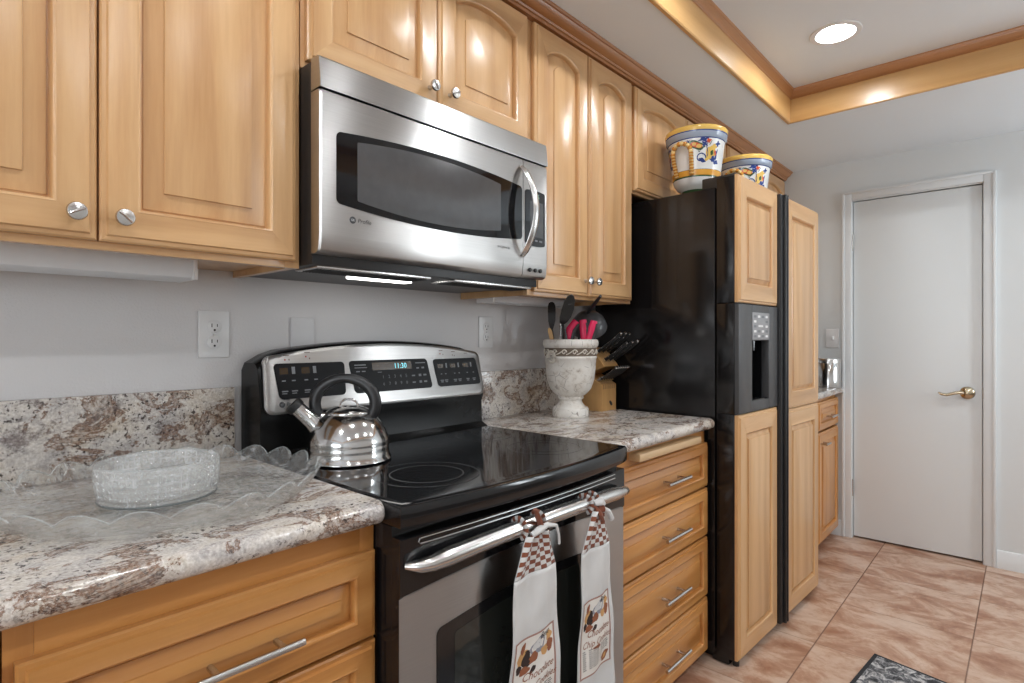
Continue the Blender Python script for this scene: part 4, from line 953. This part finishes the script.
for k in range(nb):
    a0 = 2*PI*k/nb; pts = []
    for j in range(16):
        s = j/15; th = s*2.2*PI; rr = .0095*(1-.72*s); a = a0+(rr*math.cos(th))/.103; h = .2467+rr*1.05*math.sin(th); pts.append((UX+.1*math.cos(a), UY+.1*math.sin(a), UZ+h))
    mb.tube(pts, [.0032-.0012*j/15 for j in range(16)], 6)
    pts = [(UX+.1*math.cos(a0+.08+.26*j/6), UY+.1*math.sin(a0+.08+.26*j/6), UZ+.2382+.015*(j/6)**1.5*(1 if k % 2 else .9)) for j in range(7)]; mb.tube(pts, .0023, 6)
mb.build('scroll_relief', URNL, ub, angle=60)
for sd in (-1, 1):
    mb = MB(); base = Vector((UX, UY, UZ)); dr_ = ((RV*.74-CVv*.67)*sd).normalized(); pts = []
    for j in range(20):
        th = j/19*2.9*PI; rr = .026*(1-.6*j/19); pts.append(base+dr_*(.098+.012+rr*.12*math.cos(th)-.004)+dr_.cross(Vector((0, 0, 1)))*rr*.75*math.cos(th)+Vector((0, 0, .226+rr*math.sin(th))))
    mb.tube(pts, [.0055-.002*j/19 for j in range(20)], 8); mb.build('scroll_handle', URNL, t, angle=60)
ub_c = Vector((UX, UY, UZ))
def utensil(name, label, parts, cat='utensil'):
    tt = thing(name, parts[0][3], label, cat, 'utensils in the urn')
    for nm, mb, mat, _ in parts: mb.build(nm, mat, tt, angle=50)
    return tt
def at(u, v, toward): # point on the urn's depth plane, u to the right, v up from the urn base, towards the viewer
    return ub_c+RV*u+CVv*toward+Vector((0, 0, v+.012))
def flat_head(mb, c0, c1, prof, th, side, holes=0):
    """paddle from c0 to c1 with half-width profile, thickness th; side = width direction"""
    ax_ = (c1-c0); nn = side.cross(ax_).normalized(); lo = []
    for s, wd in prof:
        p = c0+ax_*s+nn*(.010*math.sin(PI*s)); lo.append([p-side*wd-nn*th, p-side*wd*.4-nn*th*1.6, p+side*wd*.4-nn*th*1.6, p+side*wd-nn*th, p+side*wd+nn*th*.2, p-side*wd+nn*th*.2])
    mb.loft(lo)
sp = [(0, .005), (.12, .009), (.3, .0135), (.6, .0150), (.85, .0145), (.96, .010), (1, .004)]
a = MB(); flat_head(a, at(-.074, .320, .02), at(-.074, .425, .015), sp, .0025, RV); b = MB(); b.tube([at(-.045, .12, .0), at(-.074, .322, .02)], [.006, .005], 8)
utensil('serving_spoon', 'plain black cooking spoon at the left of the urn', [('spoon_head', a, BLACKP, at(-.05, .12, 0)), ('shaft', b, BLACKP, at(-.05, .12, 0))])
a = MB(); c0, c1 = at(-.040, .338, .108), at(-.022, .434, .236); flat_head(a, c0, c1, [(0, .006), (.1, .014), (.3, .020), (.6, .0215), (.85, .018), (.96, .011), (1, .004)], .0025, RV)
for k in range(5):
    p0 = c0+(c1-c0)*(.25+.11*k)+CVv*.0115; a.tube([p0-RV*.002, p0+RV*.014+Vector((0, 0, .003))], .0026, 6, mat=1)
b = MB(); b.tube([at(-.008, .10, -.022), at(-.040, .340, .109)], [.006, .005], 8)
utensil('slotted_spoon', 'tall black slotted spoon, highest head in the urn', [('spoon_head', a, [BLACKP, GREYP], at(-.03, .12, 0)), ('shaft', b, BLACKP, at(-.03, .12, 0))])
# ladle: big dark bowl turned over, handle rising past the cabinet
a = MB(); lc = at(.074, .352, -.040); lax = (Vector((0, 0, 1))*.65+CVv*.62+RV*-.12).normalized()
a.lathe([(.070, -.030), (.072, -.029), (.0705, -.022), (.065, -.004), (.052, .014), (.032, .026), (.012, .031), (0, .0315)], lc, 40, axis=lax, caps=(True, False))
b = MB(); b.tube([at(.064, .385, .000), at(.080, .412, .070), at(.097, .440, .120)], [.006, .0075, .0055], 10)
d = MB(); d.tube([at(.02, .12, -.01), at(.035, .25, -.035), at(.040, .33, -.055)], .0045, 8)
utensil('ladle', 'round dark grey dome-shaped ladle bowl at the right of the urn', [('ladle_bowl', a, plain('dark_grey_enamel', (.07, .073, .078), .28), at(.03, .12, 0)), ('handle', b, BLACKP, at(.03, .12, 0)), ('shaft', d, BLACKP, at(.03, .12, 0))])
# pink handled tools
def pinkh(u0, u1, u2, vt, label, tw):
    a = MB(); a.tube([at(u0, .20, tw), at(u0, .275, tw), at(u1, .32, tw+.004), at(u2, vt, tw)], [.010, .015, .0165, .013], 10, flat=.5, up=CVv)
    b = MB(); b.tube([at(u0+.012, .20, tw+.004), at(u0+.013, .275, tw+.005), at(u1+.013, .315, tw+.008), at(u2+.010, vt-.012, tw+.004)], [.006, .008, .008, .005], 8, flat=.6, up=CVv)
    utensil('kitchen_tool', label, [('grip', a, PINK, at(u0, .2, tw)), ('grip_insert', b, BLACKP, at(u0, .2, tw))])
pinkh(-.012, -.004, .018, .352, 'pink and black tool grip curving right, leftmost of the pink ones in the urn', .030)
pinkh(.052, .048, .044, .356, 'upright pink tool grip in the middle of the pink ones', .028)
pinkh(.066, .078, .086, .352, 'slim pink tool grip, rightmost of the pink ones under the ladle', .034)
a = MB(); flat_head(a, at(-.072, .268, .03), at(-.084, .325, .03), [(0, .005), (.4, .008), (.8, .008), (1, .004)], .003, RV); b = MB(); b.tube([at(-.05, .12, .01), at(-.072, .270, .03)], .0045, 8)
utensil('wooden_spoon', 'short pale wooden spoon leaning at the left rim of the urn', [('spoon_head', a, SPOONW, at(-.05, .12, 0)), ('shaft', b, SPOONW, at(-.05, .12, 0))])
a = MB(); a.tube([at(-.034, .13, .035), at(-.040, .28, .040), at(-.043, .335, .040), at(-.036, .352, .040)], [.004, .004, .004, .004], 8); b = MB(); b.tube([at(-.022, .13, .045), at(-.026, .28, .052), at(-.030, .320, .050)], [.009, .011, .007], 8, flat=.6, up=CVv)
utensil('whisk', 'grey metal loop handle with black grip between the two black spoons', [('loop', a, STEELH, at(-.03, .13, 0)), ('grip', b, BLACKP, at(-.03, .13, 0))])

# ------------------------------------------------------------------ knife block
KB0, KB1 = 1.962, 2.070
t = thing('knife_block', (.14, 2.016, .9143), 'light wood knife block full of black-handled knives beside the refrigerator', 'knife block')
pr = [(.055, .9143), (.222, .9143), (.222, 1.022), (.150, 1.062), (.232, 1.098), (.226, 1.108), (.170, 1.172), (.120, 1.176), (.055, 1.08)]
mb = MB(); mb.loft([[(x, y, z) for x, z in pr] for y in (KB0, KB0+.002, KB1-.002, KB1)]); kbk = mb.build('block', BLOCKW, t, angle=20)
mb = MB()
for k in range(6): mb.box(.2195, .2228, KB0+.014+k*.0155, KB0+.0165+k*.0155, 1.004, 1.0225)
mb.build('slots', BLACKM, kbk)
mb = MB(); mb.lathe([(.011, 0), (.011, .0009), (0, .0009)], (.222, 2.030, .944), 24, axis=(1, 0, 0), scale=(.62, 1.25), caps=(False, False)); mb.build('maker_badge', BLACKP, kbk)
def knife(p, d, ln, label, side=.010, name='knife', big=True):
    p = Vector(p); d = Vector(d).normalized(); sy = Vector((0, 1, 0)); nn = d.cross(sy).normalized()
    t = thing(name, p, label, 'knife', 'knives in the block')
    mb = MB(); lo = []
    for s, wd in ((0, .0085), (.1, .0095), (.5, .0088), (.8, .0098), (.95, .0110), (1, .0080)):
        q_ = p+d*(.018+(ln-.018)*s)+nn*(-.004*math.sin(PI*s)); lo.append([q_+nn*wd*math.cos(2*PI*k/10)*(.66 if big else .42)+sy*.0062*math.sin(2*PI*k/10) for k in range(10)])
    mb.loft(lo); hd = mb.build('handle', BLACKP, t, angle=50)
    mb = MB(); mb.tube([p+d*(.022+(ln-.024)*s)+nn*(-.004*math.sin(PI*s)+.0088*(.66 if big else .42)*(-1 if nn.z < 0 else 1)) for s in (0, .25, .5, .75, 1)], .0016, 6); mb.build('tang', STEELH, t)
    mb = MB(); mb.tube([p-d*.004, p+d*.012, p+d*.020], [.007, .0075, .009], 10, flat=.75, up=sy); mb.build('bolster', STEELH, t)
    mb = MB(); e = p+d*(ln-.002); mb.tube([e, e+d*.008], [.0066, .0058], 10, flat=.9, up=sy); mb.build('end_cap', CHROME, hd)
    for s in (.3, .55, .8):
        mb = MB(); c_ = p+d*(ln*s); mb.lathe([(.0024, -.0066), (.0024, .0066)], c_, 10, axis=sy); mb.build('rivet', CHROME, hd)
    mb = MB(); lo = []
    for s, w2 in ((0, .010), (.5, .010), (1, .003)):
        q_ = p-d*(.002+.055*s); lo.append([q_+nn*w2+sy*.0006, q_-nn*w2+sy*.0006, q_-nn*w2-sy*.0006, q_+nn*w2-sy*.0006])
    mb.loft(lo); mb.build('blade', CHROME, t)
dU = (.82, .02, .57); ud = Vector((.226-.170, 0, 1.108-1.172))
k = 0
rows = [('top', (.178, 1.148), [(1.980, .148), (2.012, .150), (2.048, .146)]), ('second', (.208, 1.114), [(1.986, .140), (2.020, .146), (2.052, .152)])]
nm = {'top': ['nearest the urn', 'in the middle', 'nearest the refrigerator'], 'second': ['nearest the urn', 'in the middle', 'nearest the refrigerator']}
for row, (kx_, kz_), lst in rows:
    for (ky_, ln_), wh in zip(lst, nm[row]): knife((kx_, ky_, kz_), dU, ln_, 'black riveted knife in the %s row of the block, %s' % (row if row == 'top' else 'second', wh))
for j in range(6):
    knife((.196, 1.974+j*.0176, 1.037), (.83, -.01, .55), .105, 'small black steak knife in the lower row of the block, %s' % ['first from the urn side', 'second from the urn side', 'third from the urn side', 'third from the refrigerator side', 'second from the refrigerator side', 'closest to the refrigerator side'][j], name='steak_knife', big=False)

# ------------------------------------------------------------------ canister and mat
t = thing('canister', (.602, 3.868, .9145), 'shiny steel canister on the far granite by the light switch', 'canister')
mb = MB(); mb.lathe([(.068, 0), (.0705, .002), (.0705, .150), (.0690, .152)], (.602, 3.868, .9145), 48); mb.build('drum', CHROME, t, angle=40)
mb = MB(); mb.lathe([(.0715, .148), (.0715, .172), (.069, .176), (.0, .177)], (.602, 3.868, .9145), 48, caps=(True, False)); mb.build('lid', STEELH, t, angle=40)
mb = MB()
def mat_loop(i, z): 
    c0 = Vector((1.072, 2.545, 0)); dx = Vector((.97, -.20, 0)).normalized(); dy = Vector((-.10, -1, 0)).normalized()
    return [c0+dx*i+dy*i+Vector((0, 0, z)), c0+dx*(.62-i)+dy*i+Vector((0, 0, z)), c0+dx*(.62-i)+dy*(2.3-i)+Vector((0, 0, z)), c0+dx*i+dy*(2.3-i)+Vector((0, 0, z))]
mb.loft([mat_loop(0, .0005), mat_loop(0, .007), mat_loop(.002, .009), mat_loop(.014, .009), mat_loop(.0145, .010)], mat=[1, 1, 1, 0])
tag(mb.build('floor_mat', [RUG, RUGE], origin=(1.3, 2.1, 0)), 'grey and white patterned mat lying on the terracotta tile floor', 'mat')
